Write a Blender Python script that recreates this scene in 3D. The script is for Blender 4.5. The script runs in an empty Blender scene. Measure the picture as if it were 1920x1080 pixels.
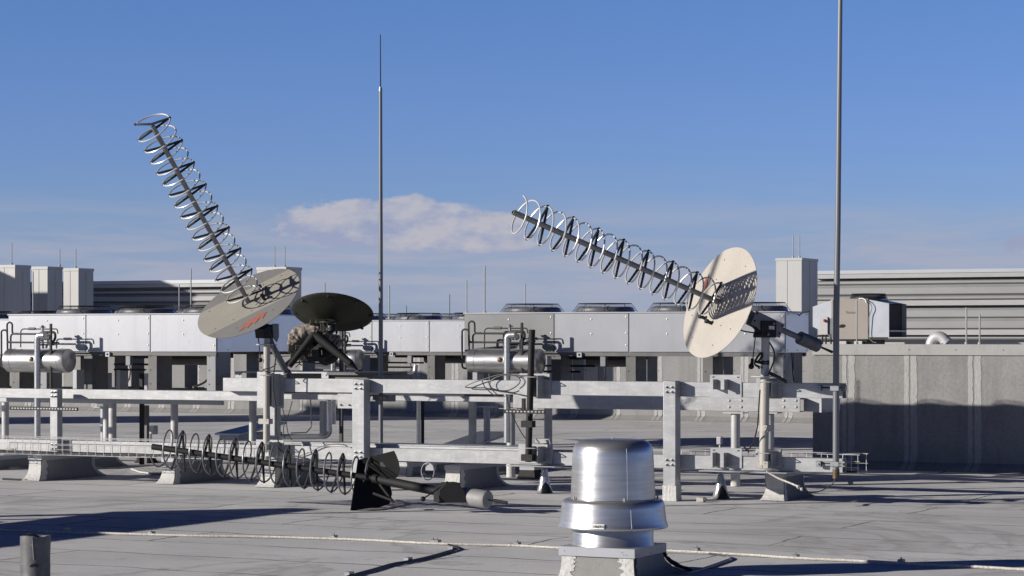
import bpy, math, random
from mathutils import Vector, Matrix
random.seed(7)
R = math.radians
# ---------------------------------------------------------------- camera
TH = R(26.0); FPX = 4430.0; CH = 1.7; HY = 632.0
SUN_AZ = 74.0; SUN_EL = 16.0
scene = bpy.context.scene
C = scene.collection
cs, sn = math.cos(TH), math.sin(TH)
RT = Vector((cs, sn, 0)); FW = Vector((-sn, cs, 0)); UP = Vector((0, 0, 1))
cam = bpy.data.cameras.new('camera'); camo = bpy.data.objects.new('camera', cam); C.objects.link(camo)
camo.location = (0, 0, CH); camo.rotation_euler = (R(90), 0, TH)
cam.sensor_width = 36.0; cam.lens = 36.0*FPX/1920.0
cam.shift_y = (HY-540.0)/1920.0
cam.clip_start = 0.1; cam.clip_end = 12000
scene.camera = camo
# ---------------------------------------------------------------- world and sun
a_ = R(SUN_AZ); e_ = R(SUN_EL)
SUND = (RT*(-math.sin(a_)) - FW*math.cos(a_))*math.cos(e_) + UP*math.sin(e_)      # towards the sun
sl = bpy.data.lights.new('sun', 'SUN'); sl.energy = 5.0; sl.angle = R(0.53); sl.color = (1.0, 0.945, 0.86)
so = bpy.data.objects.new('sun', sl); C.objects.link(so)
so.rotation_euler = SUND.to_track_quat('Z', 'Y').to_euler(); so.location = (-10, -10, 20)
w = bpy.data.worlds.new('World'); scene.world = w; w.use_nodes = True
nt = w.node_tree; nt.nodes.clear()
def nd(t, nt_, **k):
    n = nt_.nodes.new(t)
    for a, v in k.items(): setattr(n, a, v)
    return n
def lk(nt_, a, b): nt_.links.new(a, b)
def mth(nt_, op, a, b=None, c=None, clamp=False):
    n = nt_.nodes.new('ShaderNodeMath'); n.operation = op; n.use_clamp = clamp
    for i, v in enumerate((a, b, c)):
        if v is None: continue
        if isinstance(v, (int, float)): n.inputs[i].default_value = v
        else: nt_.links.new(v, n.inputs[i])
    return n.outputs[0]
def mixc(nt_, fac, a, b, bt='MIX'):
    n = nt_.nodes.new('ShaderNodeMix'); n.data_type = 'RGBA'; n.blend_type = bt
    for i, v in ((0, fac), (6, a), (7, b)):
        if isinstance(v, (int, float)): n.inputs[i].default_value = v
        elif isinstance(v, tuple): n.inputs[i].default_value = (v[0], v[1], v[2], 1)
        else: nt_.links.new(v, n.inputs[i])
    return n.outputs[2]
def noise(nt_, vec, scale, detail=3, rough=0.55, dist=0.0):
    n = nt_.nodes.new('ShaderNodeTexNoise'); n.inputs['Scale'].default_value = scale
    n.inputs['Detail'].default_value = detail; n.inputs['Roughness'].default_value = rough
    n.inputs['Distortion'].default_value = dist
    if vec is not None: nt_.links.new(vec, n.inputs['Vector'])
    return n.outputs['Fac']
def ramp(nt_, fac, stops):
    n = nt_.nodes.new('ShaderNodeValToRGB'); cr = n.color_ramp
    while len(cr.elements) < len(stops): cr.elements.new(0.5)
    for e, (p, c) in zip(cr.elements, stops):
        e.position = p; e.color = (c, c, c, 1) if isinstance(c, (int, float)) else (c[0], c[1], c[2], 1)
    nt_.links.new(fac, n.inputs[0]); return n.outputs[0]
sky = nd('ShaderNodeTexSky', nt, sky_type='NISHITA'); sky.sun_disc = False
sky.sun_elevation = R(SUN_EL); sky.sun_rotation = math.atan2(SUND.x, SUND.y)
sky.altitude = 1800; sky.air_density = 1.0; sky.dust_density = 0.35; sky.ozone_density = 2.2
tc = nd('ShaderNodeTexCoord', nt)
mp = nd('ShaderNodeMapping', nt, vector_type='POINT'); mp.inputs['Rotation'].default_value = (0, 0, -TH)
lk(nt, tc.outputs['Generated'], mp.inputs['Vector'])
sx = nd('ShaderNodeSeparateXYZ', nt); lk(nt, mp.outputs[0], sx.inputs[0])
U, F_, V = sx.outputs[0], sx.outputs[1], sx.outputs[2]
# clear-air deepening of the blue with height
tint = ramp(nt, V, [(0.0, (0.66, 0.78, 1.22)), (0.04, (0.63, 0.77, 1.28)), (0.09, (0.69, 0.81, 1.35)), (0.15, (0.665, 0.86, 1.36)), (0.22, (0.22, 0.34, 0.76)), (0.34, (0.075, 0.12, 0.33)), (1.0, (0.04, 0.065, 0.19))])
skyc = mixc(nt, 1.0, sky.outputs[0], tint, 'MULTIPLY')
# low stratus bands
cb = nd('ShaderNodeCombineXYZ', nt)
lk(nt, mth(nt, 'MULTIPLY', U, 9.0), cb.inputs[0]); lk(nt, mth(nt, 'MULTIPLY', V, 75.0), cb.inputs[2]); lk(nt, mth(nt, 'MULTIPLY', F_, 9.0), cb.inputs[1])
n1 = noise(nt, cb.outputs[0], 1.0, 6, 0.6, 0.4)
band = ramp(nt, n1, [(0.42, 0.0), (0.60, 1.0)])
low = ramp(nt, V, [(0.0, 1.0), (0.034, 0.95), (0.047, 0.55), (0.058, 0.12), (0.075, 0.0)])
f1 = mth(nt, 'MULTIPLY', mth(nt, 'MULTIPLY', band, low), 0.90)
f0 = mth(nt, 'MULTIPLY', low, 0.62)
# one small cumulus and wisps
cb2 = nd('ShaderNodeCombineXYZ', nt)
lk(nt, mth(nt, 'MULTIPLY', U, 60.0), cb2.inputs[0]); lk(nt, mth(nt, 'MULTIPLY', V, 130.0), cb2.inputs[2]); lk(nt, mth(nt, 'MULTIPLY', F_, 60.0), cb2.inputs[1])
n2 = noise(nt, cb2.outputs[0], 1.0, 7, 0.62, 0.35)
def blob(u0, v0, ru, rv):
    du = mth(nt, 'DIVIDE', mth(nt, 'SUBTRACT', U, u0), ru); dv = mth(nt, 'DIVIDE', mth(nt, 'SUBTRACT', V, v0), rv)
    r2 = mth(nt, 'ADD', mth(nt, 'MULTIPLY', du, du), mth(nt, 'MULTIPLY', dv, dv))
    g = mth(nt, 'MAXIMUM', mth(nt, 'SUBTRACT', 1.0, r2), 0.0)
    return mth(nt, 'MULTIPLY', g, mth(nt, 'GREATER_THAN', F_, 0.0))
px = lambda x: (x-960.0)/FPX
py = lambda y: (HY-y)/FPX
g = blob(px(715), py(422), 0.056, 0.0135)
for args in ((px(900), py(425), 0.024, 0.009), (px(590), py(428), 0.02, 0.007), (px(900), py(455), 0.03, 0.006), (px(1905), py(462), 0.012, 0.005), (px(760), py(405), 0.022, 0.011)):
    g = mth(nt, 'MAXIMUM', g, blob(*args))
cum = mth(nt, 'MULTIPLY', mth(nt, 'SUBTRACT', mth(nt, 'ADD', mth(nt, 'MULTIPLY', g, 0.60), n2), 0.645), 6.5, clamp=True)
cum = mth(nt, 'MULTIPLY', cum, mth(nt, 'GREATER_THAN', g, 0.001))
cum = mth(nt, 'MULTIPLY', mth(nt, 'MULTIPLY', cum, mth(nt, 'MULTIPLY', g, 2.6, clamp=True)), 0.92)
cb3 = nd('ShaderNodeCombineXYZ', nt)
lk(nt, mth(nt, 'MULTIPLY', U, 90.0), cb3.inputs[0]); lk(nt, mth(nt, 'MULTIPLY', V, 200.0), cb3.inputs[2]); cb3.inputs[1].default_value = 3.3
n3 = mth(nt, 'ADD', noise(nt, cb3.outputs[0], 0.55, 6, 0.6), mth(nt, 'MULTIPLY', mth(nt, 'SUBTRACT', V, 0.0455), 9.0))
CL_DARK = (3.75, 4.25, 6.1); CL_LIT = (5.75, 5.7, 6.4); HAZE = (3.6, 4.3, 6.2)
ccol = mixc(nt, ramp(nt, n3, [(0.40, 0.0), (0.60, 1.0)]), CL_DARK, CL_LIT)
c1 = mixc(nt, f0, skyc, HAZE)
c2 = mixc(nt, f1, c1, (4.55, 4.85, 6.15))
c3 = mixc(nt, cum, c2, ccol)
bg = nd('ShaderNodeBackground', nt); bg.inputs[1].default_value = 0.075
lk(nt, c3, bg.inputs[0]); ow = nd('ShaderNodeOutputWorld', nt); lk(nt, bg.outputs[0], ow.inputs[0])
scene.view_settings.view_transform = 'Standard'; scene.view_settings.look = 'None'
scene.view_settings.gamma = 1.0; scene.view_settings.exposure = 0.18
scene.cycles.max_bounces = 6; scene.cycles.diffuse_bounces = 3; scene.cycles.glossy_bounces = 4

# ---------------------------------------------------------------- measuring helpers
CAMP = Vector((0, 0, CH))
def ray(x, y): return FW + RT*((x-960.0)/FPX) + UP*(-(y-HY)/FPX)
def D(x, y, d): return CAMP + ray(x, y)*d
def P(x, y, Y): r = ray(x, y); return CAMP + r*(Y/r.y)
def QX(x, y, X): r = ray(x, y); return CAMP + r*(X/r.x)
def G(x, y, z=0.0): r = ray(x, y); return CAMP + r*((z-CH)/r.z)
def PL(x, y, p0, n): r = ray(x, y); return CAMP + r*((p0-CAMP).dot(n)/r.dot(n))
def CV(r, u, t): return RT*r + UP*u - FW*t       # right, up, towards the camera

# ---------------------------------------------------------------- materials
def mat(name, col, rough=0.6, metal=0.0, var=0.0, vscale=6.0, stretch=(1, 1, 1), bump=0.0, bscale=60.0, spots=0.0, spotcol=(0.05, 0.045, 0.04), spotscale=12, spotthr=0.62, alt=None, rvar=0.0, coord='Object', fine=0.0):
    m = bpy.data.materials.new(name); m.use_nodes = True; t = m.node_tree
    b = t.nodes['Principled BSDF']; b.inputs['Base Color'].default_value = (*col, 1)
    b.inputs['Roughness'].default_value = rough; b.inputs['Metallic'].default_value = metal
    tc = nd('ShaderNodeTexCoord', t); mp = nd('ShaderNodeMapping', t); mp.inputs['Scale'].default_value = stretch
    gm = nd('ShaderNodeNewGeometry', t)
    lk(t, (gm.outputs['Position'] if coord == 'World' else tc.outputs[coord]), mp.inputs[0]); v = mp.outputs[0]
    c = None
    if var or alt or spots or fine:
        a = alt if alt else tuple(x*(1-var) for x in col)
        n = noise(t, v, vscale, 5, 0.62, 0.3)
        c = mixc(t, ramp(t, n, [(0.33, 0.0), (0.68, 1.0)]), a, col)
        if fine:
            n = noise(t, v, vscale*22, 3, 0.7)
            c = mixc(t, mth(t, 'MULTIPLY', ramp(t, n, [(0.35, 1.0), (0.6, 0.0)]), fine), c, tuple(x*0.45 for x in col))
        if spots:
            n = noise(t, v, spotscale, 6, 0.7)
            c = mixc(t, mth(t, 'MULTIPLY', ramp(t, n, [(spotthr, 0.0), (spotthr+0.06, 1.0)]), spots), c, spotcol)
        lk(t, c, b.inputs['Base Color'])
    if rvar:
        n = noise(t, v, vscale*1.7, 4, 0.6)
        lk(t, mth(t, 'ADD', mth(t, 'MULTIPLY', n, rvar), rough-rvar*0.5), b.inputs['Roughness'])
    if bump:
        n = noise(t, v, bscale, 4, 0.6); bp = nd('ShaderNodeBump', t); bp.inputs['Strength'].default_value = bump
        bp.inputs['Distance'].default_value = 0.01; lk(t, n, bp.inputs['Height']); lk(t, bp.outputs[0], b.inputs['Normal'])
    return m
M = {}
M['galv'] = mat('galvanised_steel', (0.425, 0.43, 0.437), 0.42, 0.25, alt=(0.34, 0.343, 0.35), vscale=5.5, stretch=(0.8, 1, 2.5), fine=0.16, spots=0.4, spotcol=(0.53, 0.53, 0.52), spotscale=9, spotthr=0.56, rvar=0.2, coord='World', bump=0.05, bscale=25)
M['galvdull'] = mat('dull_galvanised_steel', (0.50, 0.50, 0.50), 0.55, 0.2, alt=(0.36, 0.36, 0.36), vscale=5, coord='World')
M['zinc'] = mat('zinc_hardware', (0.36, 0.365, 0.37), 0.4, 0.5, var=0.3, vscale=30)
M['cab'] = mat('cabinet_sheet', (0.40, 0.408, 0.435), 0.40, 0.2, alt=(0.36, 0.368, 0.395), vscale=1.3, rvar=0.12, coord='World', stretch=(1, 1, 0.8), bump=0.06, bscale=1.9, spots=0.22, spotcol=(0.24, 0.235, 0.22), spotscale=5, spotthr=0.6)
M['cabmid'] = mat('greyer_cabinet_sheet', (0.32, 0.327, 0.35), 0.42, 0.2, alt=(0.285, 0.29, 0.315), vscale=1.6, rvar=0.12, coord='World', bump=0.03, bscale=1.6)  # weaker gloss on the largest unit put into the base colour
M['cabdull'] = mat('darker_cabinet_sheet', (0.20, 0.203, 0.21), 0.45, 0.25, alt=(0.17, 0.173, 0.18), vscale=2.0, rvar=0.12, coord='World', bump=0.08, bscale=2)  # darker than the other cabinet sheets, for the first panel and end leg
M['cabend'] = mat('cabinet_end_sheet', (0.80, 0.80, 0.82), 0.38, 0.88, var=0.1, vscale=2, coord='World')
M['legs'] = mat('leg_sheet', (0.13, 0.128, 0.125), 0.55, 0.1, var=0.3, vscale=6, coord='World')
M['tank'] = mat('brushed_tank_steel', (0.60, 0.60, 0.60), 0.30, 0.85, alt=(0.40, 0.40, 0.40), vscale=5, rvar=0.15, stretch=(1, 6, 6))
M['spun'] = mat('spun_aluminium', (0.58, 0.57, 0.56), 0.33, 0.80, alt=(0.46, 0.455, 0.45), vscale=3, stretch=(1, 1, 14), rvar=0.16, bump=0.02, bscale=12)
M['shiny'] = mat('polished_jacket', (0.58, 0.58, 0.58), 0.27, 0.75, var=0.15, vscale=8, bump=0.15, bscale=14)
M['wire'] = mat('aluminium_rod', (0.70, 0.69, 0.67), 0.33, 0.35, var=0.15, vscale=20)
M['wired'] = mat('dull_aluminium_rod', (0.22, 0.225, 0.235), 0.4, 0.3, var=0.3, vscale=12)
M['boom'] = mat('grey_boom_paint', (0.27, 0.26, 0.245), 0.45, 0.1, var=0.25, vscale=9)
M['black'] = mat('black_plastic', (0.010, 0.010, 0.011), 0.6, 0.0, var=0.3, vscale=20)
M['blackm'] = mat('black_painted_metal', (0.009, 0.009, 0.010), 0.7, 0.0, var=0.35, vscale=10)
M['cable'] = mat('black_cable', (0.02, 0.02, 0.022), 0.45)
M['pipe'] = mat('dark_foam_pipe', (0.035, 0.037, 0.035), 0.6, 0.0, var=0.35, vscale=14)
M['cream'] = mat('cream_painted_aluminium', (0.46, 0.425, 0.375), 0.5, 0.0, alt=(0.41, 0.378, 0.332), vscale=2.5, fine=0.15, spots=0.25, spotcol=(0.30, 0.27, 0.23), spotscale=9, spotthr=0.6)
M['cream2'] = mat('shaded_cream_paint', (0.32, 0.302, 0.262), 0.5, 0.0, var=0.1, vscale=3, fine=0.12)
M['cream3'] = mat('greyer_disc_flaps', (0.20, 0.198, 0.194), 0.5, 0.0, var=0.1, vscale=3, fine=0.12)  # greyer than the middle strip of the left disc
M['beige'] = mat('beige_pole', (0.42, 0.395, 0.355), 0.5, 0.0, var=0.12, vscale=8)
M['greypole'] = mat('grey_fibreglass', (0.185, 0.19, 0.205), 0.4, 0.1, var=0.2, vscale=7, stretch=(1, 1, 0.1))
M['greym'] = mat('grey_painted_casting', (0.19, 0.195, 0.21), 0.5, 0.2, var=0.25, vscale=9)
M['weight'] = mat('shaded_counterweight', (0.16, 0.165, 0.18), 0.5, 0.2, alt=(0.10, 0.10, 0.11), vscale=14)  # darker copy of the pale weight, its shade put into the colour
M['weightl'] = mat('pale_counterweight', (0.34, 0.335, 0.325), 0.6, 0.1, alt=(0.26, 0.255, 0.25), vscale=9, spots=0.5, spotcol=(0.2, 0.19, 0.18), spotscale=14)
M['red'] = mat('faded_red_decal', (0.33, 0.115, 0.085), 0.6)
M['olive'] = mat('olive_drab_paint', (0.026, 0.028, 0.018), 0.5, 0.0, alt=(0.016, 0.017, 0.011), vscale=6)
M['oliveblack'] = mat('black_nylon', (0.012, 0.012, 0.012), 0.8, var=0.3, vscale=30, bump=0.4, bscale=40)
M['camo'] = mat('camouflage_cloth', (0.40, 0.36, 0.32), 0.9, 0.0, alt=(0.045, 0.042, 0.03), vscale=24, spots=0.9, spotcol=(0.40, 0.17, 0.11), spotscale=30, spotthr=0.56, bump=0.6, bscale=20)
M['coat'] = mat('white_roof_coating', (0.56, 0.55, 0.525), 0.75, 0.0, alt=(0.47, 0.46, 0.445), vscale=14, spots=0.35, spotcol=(0.40, 0.38, 0.35), spotscale=26, bump=1.0, bscale=34)
M['curb'] = mat('granular_curb_sheet', (0.30, 0.295, 0.285), 0.95, 0.0, var=0.15, vscale=8, fine=0.4, spots=0.5, spotcol=(0.1, 0.1, 0.1), spotscale=7, spotthr=0.66, bump=0.4, bscale=90)
M['tar'] = mat('tar', (0.012, 0.012, 0.013), 0.35, var=0.5, vscale=20, bump=0.5, bscale=40)
M['cor'] = mat('corrugated_cladding', (0.28, 0.28, 0.28), 0.5, 0.2, var=0.12, vscale=1.2, coord='World', stretch=(0.3, 1, 2))
M['corw'] = mat('pale_cladding_band', (0.36, 0.36, 0.358), 0.55, 0.1, alt=(0.31, 0.31, 0.31), vscale=2.4, coord='World', stretch=(1, 1, 5))
M['whitep'] = mat('white_panel', (0.46, 0.455, 0.445), 0.5, 0.0, var=0.08, vscale=1.2)
M['greyp'] = mat('grey_panel', (0.40, 0.41, 0.43), 0.5, 0.0, var=0.08, vscale=1.2)
M['tan'] = mat('tan_enamel', (0.29, 0.258, 0.225), 0.5, 0.0, var=0.08, vscale=3)
M['galv_sheet'] = mat('galvanised_duct', (0.48, 0.50, 0.53), 0.4, 0.45, alt=(0.40, 0.42, 0.45), vscale=3)
M['coping'] = mat('coping_metal', (0.36, 0.355, 0.345), 0.5, 0.15, alt=(0.33, 0.325, 0.32), vscale=1.5, coord='World', bump=0.12, bscale=1.3)
M['flash'] = mat('roof_flashing', (0.40, 0.42, 0.45), 0.5, 0.2, var=0.1, vscale=1)
M['dark'] = mat('dark_void', (0.02, 0.02, 0.02), 0.8)
M['white'] = mat('white_label', (0.8, 0.8, 0.78), 0.5)
M['rope'] = mat('braided_aluminium', (0.66, 0.63, 0.57), 0.55, 0.2, alt=(0.36, 0.34, 0.31), vscale=60, bump=0.8, bscale=70)
M['rust'] = mat('rusty_brass', (0.15, 0.10, 0.06), 0.5, 0.4, var=0.5, vscale=40)
M['vent'] = mat('mastic_coated_lead', (0.15, 0.15, 0.153), 0.55, 0.1, alt=(0.085, 0.085, 0.09), vscale=9, spots=0.6, spotcol=(0.30, 0.30, 0.31), spotscale=11, bump=0.5, bscale=9)
M['redpl'] = mat('red_switch', (0.5, 0.05, 0.03), 0.5)
M['blue'] = mat('pale_blue_tag', (0.35, 0.5, 0.7), 0.5)
M['land'] = mat('distant_land', (0.12, 0.13, 0.10), 0.95, var=0.4, vscale=0.004, coord='World')
M['block'] = mat('rubber_block', (0.035, 0.033, 0.03), 0.85, var=0.3, vscale=20)
# roof membrane
def roof_mat():
    m = bpy.data.materials.new('roof_cap_sheet'); m.use_nodes = True; t = m.node_tree; b = t.nodes['Principled BSDF']
    b.inputs['Roughness'].default_value = 0.95; b.inputs['Specular IOR Level'].default_value = 0.2
    gm = nd('ShaderNodeNewGeometry', t); pos = gm.outputs['Position']
    wob = nd('ShaderNodeTexNoise', t); wob.inputs['Scale'].default_value = 0.9; wob.inputs['Detail'].default_value = 4; lk(t, pos, wob.inputs['Vector'])
    vs = nd('ShaderNodeVectorMath', t, operation='SUBTRACT'); lk(t, wob.outputs['Color'], vs.inputs[0]); vs.inputs[1].default_value = (0.5, 0.5, 0.5)
    vm = nd('ShaderNodeVectorMath', t, operation='SCALE'); lk(t, vs.outputs[0], vm.inputs[0]); vm.inputs['Scale'].default_value = 0.30
    va = nd('ShaderNodeVectorMath', t, operation='ADD'); lk(t, pos, va.inputs[0]); lk(t, vm.outputs[0], va.inputs[1])
    mp = nd('ShaderNodeMapping', t); mp.inputs['Location'].default_value = (2.3, 0.35, 0); mp.inputs['Rotation'].default_value = (0, 0, R(1.2)); lk(t, va.outputs[0], mp.inputs[0])
    br = nd('ShaderNodeTexBrick', t); br.offset = 0.37; br.inputs['Scale'].default_value = 1.0
    br.inputs['Brick Width'].default_value = 4.7; br.inputs['Row Height'].default_value = 0.97; br.inputs['Mortar Size'].default_value = 0.016; br.inputs['Mortar Smooth'].default_value = 0.35
    br.inputs['Color1'].default_value = (0.92, 0.92, 0.92, 1); br.inputs['Color2'].default_value = (1.06, 1.06, 1.06, 1)
    lk(t, mp.outputs[0], br.inputs['Vector'])
    base = mixc(t, ramp(t, noise(t, pos, 0.7, 6, 0.6, 0.3), [(0.3, 0.0), (0.7, 1.0)]), (0.64, 0.632, 0.632), (0.76, 0.75, 0.75))
    gran = noise(t, pos, 62, 3, 0.85)
    base = mixc(t, mth(t, 'MULTIPLY', ramp(t, gran, [(0.36, 1.0), (0.5, 0.0)]), 0.42), base, (0.24, 0.23, 0.22))
    base = mixc(t, mth(t, 'MULTIPLY', ramp(t, gran, [(0.58, 0.0), (0.7, 1.0)]), 0.30), base, (0.78, 0.76, 0.73))
    base = mixc(t, 0.5, base, br.outputs['Color'], 'MULTIPLY')
    seamv = ramp(t, noise(t, pos, 0.9, 5, 0.7), [(0.38, 0.03), (0.60, 1.0)])
    base = mixc(t, mth(t, 'MULTIPLY', br.outputs['Fac'], seamv), base, (0.035, 0.032, 0.03))
    st = noise(t, pos, 3.2, 7, 0.75)
    base = mixc(t, mth(t, 'MULTIPLY', ramp(t, st, [(0.60, 0.0), (0.70, 1.0)]), 0.40), base, (0.12, 0.115, 0.11))
    ms = nd('ShaderNodeMapping', t); ms.inputs['Scale'].default_value = (0.6, 5.0, 1); lk(t, pos, ms.inputs[0])
    st = noise(t, ms.outputs[0], 1.6, 6, 0.7)
    base = mixc(t, mth(t, 'MULTIPLY', ramp(t, st, [(0.55, 0.0), (0.70, 1.0)]), 0.32), base, (0.16, 0.15, 0.145))
    pn_ = noise(t, pos, 0.33, 5, 0.55, 0.8)          # ponding stains: dark tide lines round slightly paler silt
    base = mixc(t, mth(t, 'MULTIPLY', ramp(t, pn_, [(0.535, 0.0), (0.552, 1.0), (0.560, 0.55), (0.60, 0.0)]), 0.42), base, (0.25, 0.24, 0.225))
    base = mixc(t, mth(t, 'MULTIPLY', ramp(t, pn_, [(0.56, 0.0), (0.62, 1.0)]), 0.22), base, (0.80, 0.78, 0.75))
    base = mixc(t, mth(t, 'MULTIPLY', ramp(t, noise(t, pos, 0.21, 4, 0.6, 0.5), [(0.42, 1.0), (0.52, 0.0)]), 0.20), base, (0.34, 0.335, 0.33))
    mw = nd('ShaderNodeMapping', t); mw.inputs['Scale'].default_value = (1.0, 0.16, 1); mw.inputs['Rotation'].default_value = (0, 0, 0.35); lk(t, pos, mw.inputs[0])
    scr = noise(t, mw.outputs[0], 6.0, 5, 0.8)
    base = mixc(t, mth(t, 'MULTIPLY', ramp(t, scr, [(0.655, 0.0), (0.69, 1.0)]), 0.5), base, (0.13, 0.125, 0.12))
    lk(t, base, b.inputs['Base Color'])
    bp = nd('ShaderNodeBump', t); bp.inputs['Strength'].default_value = 0.35; bp.inputs['Distance'].default_value = 0.004
    lk(t, gran, bp.inputs['Height'])
    bp2 = nd('ShaderNodeBump', t); bp2.inputs['Strength'].default_value = 0.5; bp2.inputs['Distance'].default_value = 0.02
    lk(t, noise(t, pos, 1.3, 4, 0.5), bp2.inputs['Height']); lk(t, bp.outputs[0], bp2.inputs['Normal'])
    lk(t, bp2.outputs[0], b.inputs['Normal'])
    return m
M['roof'] = roof_mat()
M['wall'] = mat('mineral_wall_sheet', (0.295, 0.29, 0.285), 0.95, 0.0, alt=(0.25, 0.247, 0.243), vscale=1.7, fine=0.35, spots=0.6, spotcol=(0.12, 0.115, 0.11), spotscale=3.3, spotthr=0.68, coord='World', bump=0.4, bscale=60)
def streaks(m, amt, col, sc=(9, 9, 0.55)):
    t = m.node_tree; b = t.nodes['Principled BSDF']; src = b.inputs['Base Color'].links[0].from_socket
    g_ = nd('ShaderNodeNewGeometry', t); mp_ = nd('ShaderNodeMapping', t); mp_.inputs['Scale'].default_value = sc; lk(t, g_.outputs['Position'], mp_.inputs[0])
    f_ = ramp(t, noise(t, mp_.outputs[0], 1.0, 5, 0.7, 0.3), [(0.50, 0.0), (0.66, 1.0)])
    lk(t, mixc(t, mth(t, 'MULTIPLY', f_, amt), src, col), b.inputs['Base Color'])
streaks(M['wall'], 0.32, (0.15, 0.145, 0.14), (5, 5, 0.45))
streaks(M['coping'], 0.3, (0.2, 0.195, 0.19), (6, 6, 3))
streaks(M['cab'], 0.22, (0.26, 0.26, 0.265), (7, 7, 0.5)); streaks(M['cabmid'], 0.2, (0.2, 0.2, 0.2), (7, 7, 0.5))
streaks(M['whitep'], 0.18, (0.28, 0.275, 0.26), (5, 5, 0.4)); streaks(M['galv'], 0.3, (0.25, 0.25, 0.245), (14, 14, 2)); streaks(M['cor'], 0.2, (0.17, 0.17, 0.17), (1.2, 2, 2))
M['stripe'] = mat('silver_seam_coating', (0.40, 0.395, 0.385), 0.7, 0.1, alt=(0.31, 0.305, 0.30), vscale=16, stretch=(3, 3, 0.7), coord='World', bump=0.6, bscale=30, spots=0.5, spotcol=(0.36, 0.35, 0.33), spotscale=12, spotthr=0.56)

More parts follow.
